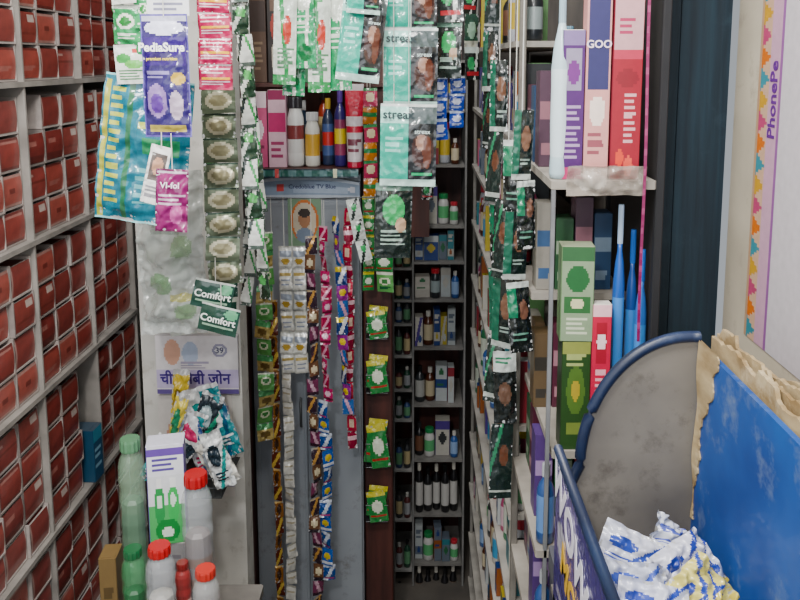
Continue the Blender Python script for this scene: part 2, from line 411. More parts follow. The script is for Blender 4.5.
zz=PT('#dfe2dc',('d',1,.6,.3,.12,'#22302c'),('d',1,-.6,.5,.09,'#3b9450'),('r',0,.9,1,1,'#48564e'))
zz2=PT('#28402f',('d',1,.8,.7,.14,'#d9ddd4'),('e',.5,.3,.3,.16,'#59a55f'))
strip(238,-30,250,16,1.66,9,[(zz,GLOSS,12,16),(zz2,GLOSS,12,16)],'white, black and green sachet strip',RZ,rot=.35,tilt=-.04,drift=.004)
strip(243,30,300,15,1.8,9,[(zz2,GLOSS,12,16),(zz,GLOSS,12,16)],'dark green and white sachet strip',RZ,rot=-.3,tilt=-.06,drift=.004)
strip(252,130,305,12,1.9,6,[(zz,GLOSS,12,16)],'white sachet strip with green slashes',RZ,rot=.2,tilt=.05)
strip(207,60,300,14,1.7,8,[(zz2,GLOSS,12,16)],'slim dark green sachet strip',RZ,rot=.2)
strip(231,200,330,16,1.74,4,[(PT('#22463a',('r',0,0,1,.1,'#b9c0b4'),('e',.5,.5,.3,.2,'#7fa088')),GLOSS,12,16)],'dark green conditioner sachet strip',RZ,rot=.3,tilt=.05)
x,zt,w,h=R(138,170,204,334,1.75)
cb=PT('#c9cfca',('e',.3,.25,.15,.06,'#7fae77'),('e',.7,.45,.16,.07,'#90b884'),('e',.35,.68,.18,.07,'#6da768'),('e',.7,.85,.16,.05,'#8fb983'),('l',.2,.32,.8,.4,2,'#9aa79c'),('r',.0,.96,1,1,'#e4e8e6'),('r',.5,.75,.95,.78,'#c9c25a'))
hang('clear_bag',sheet('cb',w,h,34,70,cb,.02,.026,mat=FILM,seed=8,back='#d5dad6'),x,1.75,zt,'clear plastic bag with faint green leaf print','bag',railz=RZ)
tea=PT('#d0d6ca',('e',.5,.45,.3,.25,'#86b56e'),('l',.2,.75,.8,.92,2,'#6f8f6a'),('r',0,0,1,.08,'#b9bba5'))
strip(176,200,334,26,1.81,3,[(tea,FILM,14,18)],'pale herbal sachets inside a clear bag',RZ)
strip(150,190,330,20,1.85,3,[(PT('#c9cec8',('e',.4,.4,.2,.18,'#9dbb90'),('l',.2,.7,.8,.9,2,'#a8b0a4')),FILM,14,18)],'milky plastic sachets with pale print',RZ,rot=.2)
x,zt,w,h=R(156,336,238,394,1.98)
b=MB()
b.grid(lambda s,t:((s-.5)*w,0,-t*h),70,50,PT('#d3d0d2',('r',0,.58,1,.90,'#b8aecb'),('e',.78,.25,.09,.12,'#8d8ba0'),('e',.78,.25,.06,.08,'#d8d8da'),('r',0,.93,1,1,'#5d4f84'),('e',.2,.28,.1,.22,'#c9a08c'),('e',.42,.3,.1,.2,'#a8b4c8'),('l',.3,.45,.65,.55,2,'#9d97aa')))
b.box(-w/2,.001,-h,w/2,.018,0,'#bdbabd',.002)
sg=obj('sign_board',b.mesh('sign',MATTE),None,(x,1.981,zt),(0,0,0),'white sign board with violet Hindi lettering on the partition','sign')
text(sg,'बेबी जोन',.040,(.026,-.002,-h*.74),'#3b2872',xs=.92)
text(sg,'ची',.040,(-w*.38,-.002,-h*.74),'#3b2872',xs=.9)
text(sg,'39',.022,(w*.28,-.002,-h*.25),'#50506a')
x,zt,w,h=R(158,398,232,500,1.98)
b=MB()
b.grid(lambda s,t:((s-.5)*w,0,-t*h),40,50,PT('#c9c5c0',('e',.3,.4,.2,.2,'#b98f7c'),('r',.5,.1,.95,.2,'#8d86a8'),('l',.5,.3,.92,.6,5,'#9a98a4'),('r',0,.8,1,.9,'#a8a3b8')))
b.box(-w/2,.0005,-h,w/2,.0029,0,'#b5b2b0')
obj('baby_care_poster',b.mesh('poster2',MATTE),None,(x,1.997,zt),(0,0,0),'faded pale baby care poster on the partition','poster')

# ================================================================= LEFT COUNTER + jars
ct=obj('display_counter',None,loc=(0,0,0),label='narrow dusty counter holding jars and cartons',cat='counter')
CT=1.04
obj('counter_top',boxm('ctop',-.60,1.28,CT-.02,-.34,1.64,CT,DUSTY,'#6f6b66',.004),ct)
obj('counter_body',boxm('cbody',-.59,1.29,0,-.35,1.63,CT-.02,DUSTY,'#5b5650',.01),ct)
def jar(u0,u1,vtop,d,col,cap,lab,label,kind='tall',mat=None,lab2=None,cont=None):
    x=at((u0+u1)/2,500,d)[0]; r=(u1-u0)/2*d/F; z=at(u0,vtop,d)[1]
    return bottle(r,z-CT-.001,col,cap,lab,(x,d,CT+.001),label,'jar',None,kind,mat,'plastic_jar',lab2,0,cont)
jar(119,147,438,1.585,'#a8c8ac','#5f8a69','#88a890','tall greenish clear ribbed plastic jar',mat=CLEAR,cont='#4d6a55')
jar(180,213,473,1.50,'#c8ced2','#a5262a','#a8aeb4','tall clear ribbed plastic jar with red screw cap',mat=CLEAR,lab2='#b8a8a0',cont='#7a6a66')
jar(141,173,545,1.38,'#c8ccd0','#a9282a','#d8d8da','white-filled clear jar with red cap',mat=CLEAR,lab2='#b8b8bc',cont='#b0aca4')
jar(188,217,568,1.35,'#c8c9c8','#b23a34','#a89890','clear jar with orange-red cap',mat=CLEAR,cont='#7a4a3c')
jar(117,143,548,1.42,'#4f9a65','#1d5a35','#5a8a68','green plastic jar with green cap',mat=CLEAR,cont='#20442c')
jar(171,188,562,1.46,'#8f3a3a','#7a2626','#c9a9a2','small reddish plastic jar with lid')
x,zt,w,h=R(100,556,117,610,1.45)
obj('carton',carton('brown_carton',w,.05,at(104,556,1.45)[1]-CT-.001,PT('#6a5636',('l',.2,.3,.8,.6,3,'#4a3a20')),'#5a482c','#6a5636'),None,(at(109,560,1.45)[0],1.44,CT+.001),(0,0,.1),'small kraft-brown carton on the counter','carton')
x=at(166,500,1.56)[0]; z1=at(166,448,1.56)[1]; z0=at(166,546,1.56)[1]
obj('riser_carton',carton('riser',.08,.06,z0-CT-.001,PT('#8a8788',('l',.2,.2,.8,.5,3,'#6d6a70')),'#7f7b78'),None,(x,1.57,CT+.001),(0,0,0),'plain grey carton under a tonic carton','carton')
o=obj('tonic_carton',carton('tonic',.076,.055,z1-z0,PT('#dfe0e4',('r',0,0,1,.3,'#e8e8f0'),('r',.0,.02,1,.1,'#6b4fa0'),('l',.12,.13,.85,.26,3,'#5a4a90'),('r',0,.6,1,1,'#4fa862'),('e',.3,.6,.15,.2,'#2f8e4c'),('e',.68,.6,.16,.2,'#38ac58'),('e',.5,.86,.34,.12,'#1f7f3a'),('e',.68,.55,.08,.07,'#d9ecd9'),('e',.3,.56,.08,.07,'#d9ecd9'),('r',.22,.33,.38,.42,'#f0f0f0'),('r',.6,.33,.76,.42,'#f0f0f0'),('e',.5,.88,.18,.05,'#d9ecd9')),'#6b5a9c','#d9d8e6',30,40),None,(x,1.565,z0+.002),(0,0,.22),'white and violet carton printed with green bottles','carton')
hx=at(190,440,1.8)[0]
zb=at(190,498,1.8)[1]
bk=obj('pouch_bin',None,None,(hx,1.84,zb),(0,0,0),'wire-framed bin full of pouches fixed to partition','bin')
b=MB(); W=.07; D=.08; H=.05
for z in (0,H*.5,H):
    b.tube([(-W,-D/2,z),(W,-D/2,z),(W,.158,z),(-W,.158,z),(-W,-D/2,z)],.0018,'#888888',6)
for i in range(9):
    xx=-W+i*W/4; b.tube([(xx,-D/2,0),(xx,-D/2,H)],.0012,'#888888',5)
b.box(-W,-D/2,-.002,W,.158,0,'#77777a')
obj('wire_basket',b.mesh('bars',M_WIRE),bk)
crs=[('#c9b04c','#8f7a30','#eee2b0'),('#e2e4e2','#1f8f8b','#3d5b82'),('#2f7f87','#e3e6e6','#22506f'),('#2a343c','#9fb0b4','#2b8d6e'),('#1f8f96','#c8d9e0','#22303a'),('#d7dadf','#c23c6a','#324c80'),('#d2c05a','#2f7f5a','#7f8fa0'),('#26333c','#3fa0a8','#d8dcdc'),('#e9e6dc','#a0a8b0','#405a90'),('#3f9a9a','#e8ecec','#1b3a4a'),('#dfe2e2','#22303a','#2f8f8a')]
cnm=['mustard yellow','white and teal','teal and navy','black and green','teal and pale blue','white and pink','yellow and green','dark slate and teal','cream','sea-green','white and black']
specs=[(173,384,17,92,.12),(186,402,26,80,-.2),(200,396,24,76,-.35),(209,404,24,66,.3),(192,420,28,66,.45),(178,416,24,70,-.4),(182,398,14,80,.25),(186,442,30,50,.6),(204,440,28,50,-.5),(170,436,20,54,.5),(212,428,20,60,-.25)]
for i,((uu,vv,ww,hh,tl),(c1,c2,c3)) in enumerate(zip(specs,crs)):
    x,zt,w,h=R(uu-ww/2,vv,uu+ww/2,vv+hh,1.8)
    fn=PT(c1,('e',.4,.4,.3,.2,c2),('d',1,1,1.3,.1,c3),('l',.2,.7,.8,.9,3,c2),('r',0,0,1,.07,'#d0d2d2'))
    obj('crumpled_pouch',sheet('cp',w,h,22,34,fn,.007,.009,mat=GLOSS,seed=i*3+1),None,(x,1.89-.011*i,zt),(.05,tl,.3*math.sin(i*2)),
        'crumpled glossy pouch, %s, stuffed in the bin'%cnm[i],'pouch','crumpled pouches in the bin')

# ================================================================= CENTRE CABINET
cx0=at(250,300,2.5)[0]; cx1=at(361,300,2.5)[0]; ctz=at(300,176,2.5)[1]
cab=obj('steel_cabinet',None,None,((cx0+cx1)/2,2.5,0),(0,0,0),'grey painted steel cupboard behind hanging sachets','cabinet')
W=cx1-cx0
obj('body',boxm('cabbody',-W/2,.02,0,W/2,.44,ctz,M_STEEL),cab)
for s in (-1,1):
    b=MB(); b.box(min(0,s*W/2)+.003,0,.08,max(0,s*W/2)-.003,.02,ctz-.075,'#999999',.003)
    x0,x1=min(0,s*W/2)+.012,max(0,s*W/2)-.012
    for q in ((x0,x1,.1,.11),(x0,x1,ctz-.095,ctz-.085)): b.box(q[0],-.004,q[2],q[1],0,q[3],'#999999',.001)
    b.box(x0,-.004,.11,x0+.008,0,ctz-.095,'#999999'); b.box(x1-.008,-.004,.11,x1,0,ctz-.095,'#999999')
    dd=obj('door',b.mesh('cabdoor',M_STEEL),cab)
    h=MB(); h.tube([(s*.02,0,1.0),(s*.02,-.02,1.01),(s*.02,-.02,1.09),(s*.02,0,1.1)],.004,'#aaaaaa')
    obj('handle',h.mesh('handle',M_WIRE,True),dd)
b=MB()
hz=ctz-.07
b.grid(lambda s,t:((s-.5)*W,-.012,hz+ (1-t)*(.05+.022*(1-(2*s-1)**2))),48,12,
   PT('#8a9aae',('b',.0,.14,'#b8c2ce'),('r',.42,.4,.9,.78,'#a4b2c4'),('e',.3,.5,.04,.2,'#c04848'),('e',.08,.5,.03,.2,'#c8cbd4'),('e',.93,.5,.03,.2,'#c8cbd4')))
b.box(-W/2,-.0115,hz,W/2,.02,hz+.05,'#6f7f94')
hd=obj('header_panel',b.mesh('header',MATTE),cab)
text(hd,'Credoblue TV Blue',.019,(.03,-.0135,hz+.038),'#2d3560',bold=.01)
x,zt,w,h=R(288,197,321,250,2.49)
obj('portrait_poster',sheet('pp',w,h,26,36,PT('#7e9a7f',('e',.5,.45,.42,.4,'#c9763f'),('e',.5,.45,.36,.34,'#cfc3ae'),('e',.5,.42,.18,.17,'#a97b5c'),('e',.5,.3,.18,.08,'#332822'),('e',.5,.72,.26,.14,'#7d8a9c')),.0003,0,mat=MATTE),None,(x,2.492,zt),(0,0,0),'small oval portrait sticker on the steel cupboard','sticker')
px0=at(229,300,2.46)[0]
obj('brown_post',boxm('post',px0,2.46,0,cx0-.004,2.55,3.2,M_WOODD,'#3a201c',.004),None,label='dark brown wooden post beside steel cupboard',cat='post')
qx0=cx1+.004; qx1=at(392,300,2.55)[0]
st('wall_partition',boxm('panel',qx0,2.55,0,qx1,2.72,3.2,M_WOODD,'#3a201c',.004))
sh=obj('wall_shelf',None,None,(0,2.44,ctz+.012),(0,0,0),'timber shelf above cupboard with printed edge tape','shelf')
obj('board',boxm('bd',cx0-.0,.0,0,cx1+.0,.4,.015,M_WOODD,'#4a3126'),sh)
b=MB(); b.grid(lambda s,t:(cx0+(cx1-cx0)*s,-.002,.019-.028*t),60,6,PT('#2c5a52',('c',15,1,'#5c7f80'),('b',0,.17,'#1b2f3a'),('d',1,0,.3,.02,'#c05454'),('d',1,0,.8,.02,'#e4e2c0')))
b.grid(lambda s,t:(cx1-(cx1-cx0)*s,-.0012,.019-.028*t),1,1,lambda s,t:'#333333')
obj('edge_tape',b.mesh('tape',GLOSS),sh)
SZ=ctz+.012+.016
def shelfitem_carton(u0,v0,u1,v1,d,fn,side,label,name='carton',base=None,nx=16,ny=24,rot=0,depth=None,top='#d8d4cc'):
    x,zt,w,h=R(u0,v0,u1,v1,d)
    bz=base if base is not None else zt-h
    return obj(name,carton(name,w,depth or w*.8,zt-bz,fn,side,top,nx,ny),None,(x,d,bz),(0,0,rot),label,'carton')
shelfitem_carton(251,92,267,157,2.5,PT('#c85f86',('r',0,0,1,.2,'#e9d4dc'),('e',.5,.5,.3,.14,'#f0dfe6'),('l',.2,.7,.8,.9,3,'#7f2d50')),'#a34a6c','pink soap carton on the shelf',base=SZ)
shelfitem_carton(268,90,286,157,2.5,PT('#dcb9c6',('r',0,.3,1,.55,'#b8336a'),('l',.1,.65,.9,.9,3,'#9d3c64'),('r',0,0,1,.12,'#8f2a55')),'#c7a2b0','pale pink carton with magenta band on the shelf',base=SZ)
def sb(u0,u1,vt,d,col,cap,lab,label,kind='round',lab2=None,base=None,cat='bottle',group=None):
    x=at((u0+u1)/2,(vt+vt+50)/2,d)[0]; zt=at(u0,vt,d)[1]; bz=SZ if base is None else base
    return bottle((u1-u0)/2*d/F,zt-bz,col,cap,lab,(x,d,bz),label,cat,group,kind,None,'bottle',lab2)
sb(287,304,97,2.53,'#e2e2df','#2c2d31','#d8d8d5','white bottle with black cap on the shelf','jar','#7f4040')
sb(305,320,112,2.53,'#d7d6cc','#cfd0cf','#c9a04c','cream bottle with gold label on the shelf','jar')
sb(322,334,98,2.56,'#2b3550','#c9a64a','#4d6090','navy bottle with gold cap on the shelf','round','#c33f3f')
sb(334,346,90,2.53,'#332a66','#5a3f8a','#8a3f5c','violet bottle on the shelf','round','#d9c24a')
sb(296,310,100,2.62,'#39506a','#d0d0d0','#9ab0c0','blue-grey bottle behind the white one','round')
sb(318,330,88,2.64,'#a8402f','#3a2a2a','#d8c090','rust-red bottle behind others','round')
x,zt,w,h=R(345,84,364,150,2.5)
tube=MB()
tube.grid(lambda s,t:((math.cos(pi*s+pi))*(w/2)*(.8+.2*(1-t)),-(math.sin(pi*s))*(w/2)*.9*t,SZ+.02+(zt-SZ-.02)*(1-t)),16,24,PT('#d8d0d2',('r',0,.1,1,.4,'#c03448'),('r',0,.55,1,.62,'#c03448'),('l',.2,.7,.8,.9,3,'#7f4a58')))
tube.grid(lambda s,t:((math.cos(pi*s))*(w/2)*(.8+.2*(1-t)),(math.sin(pi*s))*(w/2)*.9*t,SZ+.02+(zt-SZ-.02)*(1-t)),16,24,lambda s,t:'#c03448')
o=obj('cream_tube',tube.mesh('tube',GLOSS,True),None,(x,2.5,0),(0,0,0),'white and crimson squeeze tube standing on its cap','tube')
c=MB(); c.lathe([(w*.4,SZ,'#b53045'),(w*.42,SZ+.003,'#b53045'),(w*.4,SZ+.021,'#b53045')],20,.06); obj('cap',c.mesh('cap',PLAST),o)
up=obj('wall_shelf',None,None,(0,2.52,at(300,86,2.6)[1]+.0),(0,0,0),'upper dark timber shelf with tall cartons','shelf')
obj('board',boxm('bd2',cx0,0,0,cx1+.1,.3,.012,M_WOODD),up)
UZ=at(300,86,2.6)[1]+.013
def upc(u0,u1,fn,side,label,vt=-20):
    x,zt,w,h=R(u0,vt,u1,86,2.56)
    obj('tall_carton',carton('tc',w,.1,zt-UZ,fn,side,nx=18,ny=40),None,(x,2.56,UZ),(0,0,0),label,'carton')
upc(250,266,PT('#5a4538',('r',0,.2,1,.5,'#3b2c26'),('l',.2,.6,.8,.9,5,'#8a7560')),'#40312a','dull brown carton on the upper shelf')
upc(267,285,PT('#2a2322',('e',.5,.45,.33,.14,'#a03f35'),('e',.5,.75,.3,.16,'#c9c0b0'),('r',.15,.1,.85,.3,'#6f5648')),'#221b1a','black carton with red disc on the upper shelf')
upc(287,318,PT('#2d6f46',('r',.1,.1,.9,.5,'#d6dcd2'),('e',.5,.7,.35,.14,'#9bc47a')),'#234f35','green carton on the upper shelf')
upc(320,350,PT('#1f3f52',('r',.1,.5,.9,.8,'#c7c8c4')),'#1a3040','dark blue carton on the upper shelf')
obj('back_board',boxm('bb',px0,2.96,ctz-.3,.05,2.99,3.2,M_WOODD),None,label='dark timber backing board over the cupboard',cat='board')

gs=PT('#dfe7dc',('e',.5,.2,.3,.1,'#3c9b56'),('d',1,-.5,.15,.1,'#2f9150'),('l',.2,.7,.9,.88,5,'#5d8a68'),('r',0,.92,1,1,'#2f8c4c'),('e',.6,.55,.18,.12,'#c4493f'))
gs2=PT('#2f9a63',('e',.5,.3,.4,.16,'#e4ecdf'),('l',.2,.5,.85,.7,4,'#dfeadb'),('d',1,.4,.9,.07,'#e9efe2'),('e',.5,.85,.3,.08,'#1c6d3e'))
for q,(uu,vb,fn,rt,tl) in enumerate(((291,84,gs,.1,.04),(304,68,gs2,-.1,-.03),(322,92,gs,.15,.02),(335,90,gs2,-.1,-.05),(300,96,gs2,.05,.06))):
    x,zt,w,h=R(uu-11,-36,uu+11,vb,1.93)
    o=hang('herbal_sachet',sheet('hs',w,h,22,60,fn,.005,.003,mat=GLOSS,seed=uu),x,1.88+.012*q,zt,'long green and white herbal sachet on rail','sachet',railz=RZ,rot=rt,tilt=tl,group='herbal sachets on the rail')

sx=PT('#c4dbd6',('r',0,0,.5,.24,'#a8dcd0'),('r',.5,0,1,.24,'#3d4a4a'),('r',0,.0,1,.03,'#d9dedc'),('r',0,.24,.5,.92,'#1fa08a'),('r',.5,.24,1,.92,'#15191b'),('e',.76,.56,.2,.22,'#3a2420'),('e',.74,.46,.1,.1,'#9a7868'),('e',.84,.58,.08,.2,'#5a3428'),('l',.08,.4,.42,.62,3,'#8fd0c4'),('r',.56,.84,.94,.87,'#2aa36b'),('r',0,.92,1,1,'#a9c4bc'))
def hc(u0,v0,u1,v1,d,rt=0,tl=0,fn=sx,s=None):
    x,zt,w,h=R(u0,v0,u1,v1,d)
    o=hang('hair_colour_sachet',sheet('hc',w,h,44,60,fn,.006,.003,mat=GLOSS,seed=u0),x,d,zt,'teal and black hair colour sachet with printed hair picture','sachet',railz=RZ,rot=rt,tilt=tl,group='hair colour sachets')
    if s:
        text(o,s,w*.22,(-w*.18,-.0075,-h*.13),'#12282c',bold=.02)
        text(o,s,w*.11,(w*.25,-.0085,-h*.33),'#c8d8d4',bold=.01)
    return o
hc(384,-30,437,32,1.72,.03,0,s='streax')
hc(384,28,438,108,1.705,.02,.01,s='streax')
hc(381,104,437,186,1.69,-.03,.02,s='streax')
hc(345,-8,389,82,1.66,.1,.12,s='streax')
hc(350,-40,384,14,1.64,.1,.08)
dk=PT('#16201c',('e',.5,.35,.3,.2,'#39995a'),('r',0,0,1,.1,'#5f7f70'),('l',.15,.62,.85,.85,4,'#9bb0a4'),('e',.7,.55,.15,.1,'#b79a80'))
hc(376,183,413,258,1.7,.15,.03,fn=dk)
dk2=PT('#1d2321',('r',0,.0,1,.18,'#b9c4bf'),('e',.4,.5,.25,.2,'#3c8f5a'),('d',1,.3,.9,.08,'#c9cfc9'),('r',.1,.78,.9,.86,'#a8333a'))
strip(450,-34,78,26,1.78,2,[(dk2,GLOSS,18,24),(dk,GLOSS,18,24)],'black and green hair colour sachet strip',RZ)
bl=PT('#1c3f9a',('r',0,0,1,.12,'#b8c3dc'),('e',.5,.45,.3,.2,'#c9cde4'),('l',.2,.72,.8,.9,2,'#a0a9c9'))
strip(440,76,140,15,1.8,3,[(bl,GLOSS,12,14)],'blue and white shampoo sachet strip',RZ)
strip(457,76,128,15,1.86,3,[(bl,GLOSS,12,14)],'blue shampoo sachet strip next to black packs',RZ,rot=.3)
strip(428,120,200,12,1.9,4,[(dk2,GLOSS,12,14)],'dark sachet strip with white heads',RZ)
strip(472,-20,80,16,2.1,3,[(dk2,GLOSS,12,16),(PT('#2b4a3c',('e',.5,.5,.3,.25,'#8fb09a'),('r',0,.8,1,1,'#c7c9b9')),GLOSS,12,16)],'deep green sachet strip over the aisle',RZ,rot=.2)
rail(1.8,-.05,.16)

# ================================================================= strips in front of cabinet
SWZ=at(300,197,2.36)[1]
wr=obj('hanging_wire',None,None,(0,2.36,SWZ),(0,0,0),'thin wire strung across cupboard front for sachets','wire')
b=MB(); b.tube([(px0+.02,.1,.0),(px0+.02,0,0),(-.3,0,-.004),(qx1-.02,0,0),(qx1-.02,.19,0)],.0016,'#888888'); obj('wire_line',b.mesh('w',M_WIRE),wr)
gA=PT('#5c9a55',('r',0,0,1,.12,'#d9dcc9'),('e',.5,.45,.33,.2,'#dfe3c8'),('e',.5,.45,.2,.12,'#3d7b41'),('l',.15,.72,.85,.92,2,'#1f5a36'))
gB=PT('#b9a56a',('r',0,.0,1,.3,'#4b8d58'),('e',.5,.6,.3,.2,'#6e5a33'),('l',.15,.8,.85,.95,1,'#f0ead0'))
strip(264,232,440,17,2.36,12,[(gA,FOILG,10,12),(gB,FOILG,10,12)],'green and cream sachet strip hanging by the post',SWZ,rot=.15,tilt=.02,drift=.004,tw=.5)
strip(273,300,612,9,2.38,19,[(PT('#8a5a2c',('e',.5,.5,.3,.3,'#3a2418'),('r',0,0,1,.12,'#d6b57a')),FOILG,8,10),(PT('#5b2a1e',('d',1,1,1,.2,'#d0b05a')),FOILG,8,10)],'narrow brown and gold sachet strip',SWZ,rot=.3,drift=.002,tw=.6)
pl=PT('#e4e4de',('r',0,0,1,.1,'#b3b3ac'),('r',.12,.25,.88,.48,'#a6aeba'),('e',.5,.7,.3,.16,'#b99a4a'),('b',.05,.04,'#c3c3bb'))
pl2=PT('#e4e3dc',('r',.12,.2,.88,.35,'#b9a46a'),('l',.15,.5,.85,.85,3,'#959cab'),('b',.05,.04,'#bdbdb5'))
strip(292,246,374,28,2.34,6,[(pl,FOILG,12,14),(pl2,FOILG,12,14)],'double strip of silvery white powder sachets',SWZ,cols=2,tw=.18)
strip(287,372,612,11,2.36,17,[(PT('#dad8d0',('r',.1,.35,.9,.5,'#b2aa94'),('r',0,0,1,.1,'#a9a79c')),FOILG,8,8)],'long narrow silvery white sachet strip',SWZ,rot=.1,drift=.002,tw=.6)
bE=PT('#3a2a36',('r',0,0,1,.12,'#b7a488'),('d',1,.7,.8,.14,'#c99a5a'),('l',.1,.68,.9,.9,2,'#cfc6cf'))
bE2=PT('#6e4f3a',('e',.5,.45,.3,.22,'#e2d5b4'),('r',0,.8,1,1,'#2f2630'))
bE3=PT('#7a3a5a',('d',1,-.6,.2,.16,'#d8b0c0'),('r',0,.85,1,1,'#3a2030'))
strip(311,236,612,12,2.33,22,[(bE,FOILG,10,10),(bE2,FOILG,10,10),(bE3,FOILG,10,10)],'dark plum and tan sachet strip',SWZ,rot=.2,drift=.005,tw=.8)
rF=PT('#a01f4a',('r',0,0,1,.12,'#dfb3c0'),('d',1,.8,.9,.15,'#e6a3be'),('l',.15,.7,.85,.9,2,'#f0d5dd'))
rF2=PT('#b83068',('e',.5,.4,.3,.2,'#f0c8d8'),('r',0,.75,1,.9,'#701838'))
strip(324,226,402,11,2.31,12,[(rF,FOILG,10,10),(rF2,FOILG,10,10)],'crimson sachet strip on the wire',SWZ,rot=-.2,drift=.006,tw=.8)
bF=PT('#234a8d',('r',0,0,1,.14,'#c7cfdf'),('d',1,.7,.9,.16,'#dfe6f2'),('r',.1,.8,.9,.9,'#b83f78'))
bF2=PT('#2f60b0',('e',.5,.45,.3,.2,'#d8c050'),('r',0,.75,1,.88,'#e6e8f0'))
strip(325,400,580,13,2.32,11,[(bF,FOILG,10,12),(bF2,FOILG,10,12)],'blue and white sachet strip below crimson one',SWZ,rot=.15,drift=.006,tw=.8)
strip(337,216,414,12,2.33,12,[(PT('#24386f',('r',0,0,1,.3,'#c7b23e'),('d',1,.6,.9,.18,'#e2e2e6')),FOILG,10,10),(PT('#8b2c86',('e',.5,.5,.3,.25,'#e7c948'),('r',0,0,1,.12,'#2a4a90')),FOILG,10,10),(PT('#3a6ab0',('d',1,-.5,.3,.16,'#e0b0c8')),FOILG,10,10)],'blue, yellow and violet sachet strip',SWZ,rot=-.25,tilt=-.04,drift=.005,tw=.8)
strip(348,208,448,10,2.36,14,[(PT('#b22c46',('e',.5,.5,.3,.28,'#e7cbb4')),FOILG,8,8),(PT('#8e1f3c',('r',0,.2,1,.45,'#dfb8c0')),FOILG,8,8)],'slim red sachet strip near panel',SWZ,rot=.2,drift=.004,tw=.7)
strip(352,199,262,13,2.29,3,[(PT('#d5dad5',('d',1,.6,.8,.12,'#26302c'),('e',.5,.4,.25,.15,'#3f9a5c')),GLOSS,10,16)],'white and green sachets askew at wire end',SWZ,tilt=-.2)

# ================================================================= panel with green pouches
gp=PT('#2c7b3d',('r',0,0,1,.16,'#c9c04a'),('e',.5,.5,.32,.2,'#dde4cf'),('r',.1,.76,.9,.86,'#a8322f'))
hb=[(304,338),(352,392),(414,466),(484,520)]
for i,(v0,v1) in enumerate(hb):
    x,zt,w,h=R(366,v0,388,v1,2.52)
    o=obj('pouch_pocket',None,None,(x,2.53,zt),(0,0,0),'small wire pocket of green pouches screwed to panel','pocket','wire pockets on the panel')
    b=MB()
    for z in (-h*.55,-h): b.tube([(-w/2,.02,z),(-w/2,-.02,z),(w/2,-.02,z),(w/2,.02,z)],.0012,'#999999',5)
    b.tube([(-w/2,-.02,-h),(-w/2,-.02,-h*.55)],.0014,'#999999',5); b.tube([(w/2,-.02,-h),(w/2,-.02,-h*.55)],.0014,'#999999',5)
    b.box(-w/2,-.02,-h-.002,w/2,.02,-h,'#8d8f90')
    obj('wire_frame',b.mesh('pk',M_WIRE),o)
    for j in range(2):
        m=sheet('gp',w*.85,h*.8,14,18,gp,.005,.003,mat=GLOSS,seed=i*2+j)
        obj('green_pouch',m,None,(x+(j-.5)*.012,2.518+.014*j,zt-h*.19+j*.012),(-.12,(j-.5)*.3,.1*j),'green and yellow pouch in wire pocket','pouch','green pouches in wire pockets')
strip(370,88,196,14,2.4,6,[(PT('#b23a5c',('e',.5,.5,.3,.25,'#e9d6b0'),('r',0,0,1,.2,'#3b8450')),GLOSS,10,12),(PT('#c07a38',('r',0,.3,1,.6,'#2f7b44')),GLOSS,10,12)],'pink, orange and green sachet strip',2.34,rot=.1)
strip(384,190,292,18,2.42,5,[(gA,GLOSS,12,14),(gp,GLOSS,12,14)],'green sachet strip hanging on the panel',2.34,rot=-.1)
strip(368,196,290,12,2.44,5,[(gp,GLOSS,10,12)],'bright green sachet strip by cupboard',2.34,rot=.2)
o=obj('hanging_rail',None,None,(0,2.43,2.34),(0,0,0),'short steel rail fixed to the wooden panel','rail')
b=MB(); b.tube([(-.2,0,0),(-.05,0,0)],.003,'#777777'); b.tube([(-.13,0,0),(-.13,.12,0)],.003,'#777777'); obj('bar',b.mesh('b',M_WIRE),o)

# ================================================================= generic goods
PAL=['#aaafaf','#7d2530','#255f3c','#20386f','#a8983e','#9c526a','#32727c','#b0ada4','#463478','#8a4e28','#26292c','#5f8858','#a8a49c','#5f6874']
def ranfn(c1,c2,c3,k):
    if k==0: return PT(c1,('r',0,.0,1,.22,c2),('e',.5,.5,.3,.16,c3),('l',.15,.75,.85,.92,3,c2))
    if k==1: return PT(c1,('r',0,.35,1,.65,c2),('l',.15,.42,.85,.58,2,c3),('e',.5,.18,.2,.09,c3))
    if k==2: return PT(c1,('d',1,.7,.8,.18,c2),('l',.12,.1,.8,.25,2,c3),('e',.65,.75,.22,.13,c3))
    return PT(c1,('l',.12,.12,.88,.4,3,c2),('r',0,.6,1,.9,c2),('e',.5,.74,.25,.1,c3))
rnd=random.Random(11)
GC=[]
for i in range(44):
    c1,c2,c3=rnd.sample(PAL,3); w=rnd.choice([.026,.032,.04,.048,.06]); h=rnd.choice([.07,.085,.1,.12,.15,.17])
    GC.append((w,h,carton('goods',w,.06,h,ranfn(c1,c2,c3,i%4),c2,c1,10,16)))
GBt=[(.02,.15,'#2a2d30','#111214','#a9a9a4','round'),(.02,.13,'#b8b6b0','#2b4b8a','#4f8fb5','round'),(.022,.16,'#a9acb2','#a23a44','#b9a14a','jar'),(.02,.17,'#2f6b48','#b0b0ac','#bfc5b8','flask'),(.02,.14,'#4a2718','#c3c1ba','#b6ab90','round'),(.017,.12,'#903f60','#c7bfc2','#c7a9b4','flask'),(.022,.12,'#c1c0bc','#2f7d4a','#5ea36e','jar'),(.017,.09,'#c1c0bc','#b23a44','#5ea36e','jar'),(.016,.1,'#4a2718','#c3c1ba','#c6bba0','round'),(.016,.11,'#35548c','#c3c1ba','#8fa6c8','round'),(.018,.14,'#17181a','#2a2a2c','#6a4a3a','round'),(.02,.12,'#22262a','#a83038','#8f9a9a','jar')]
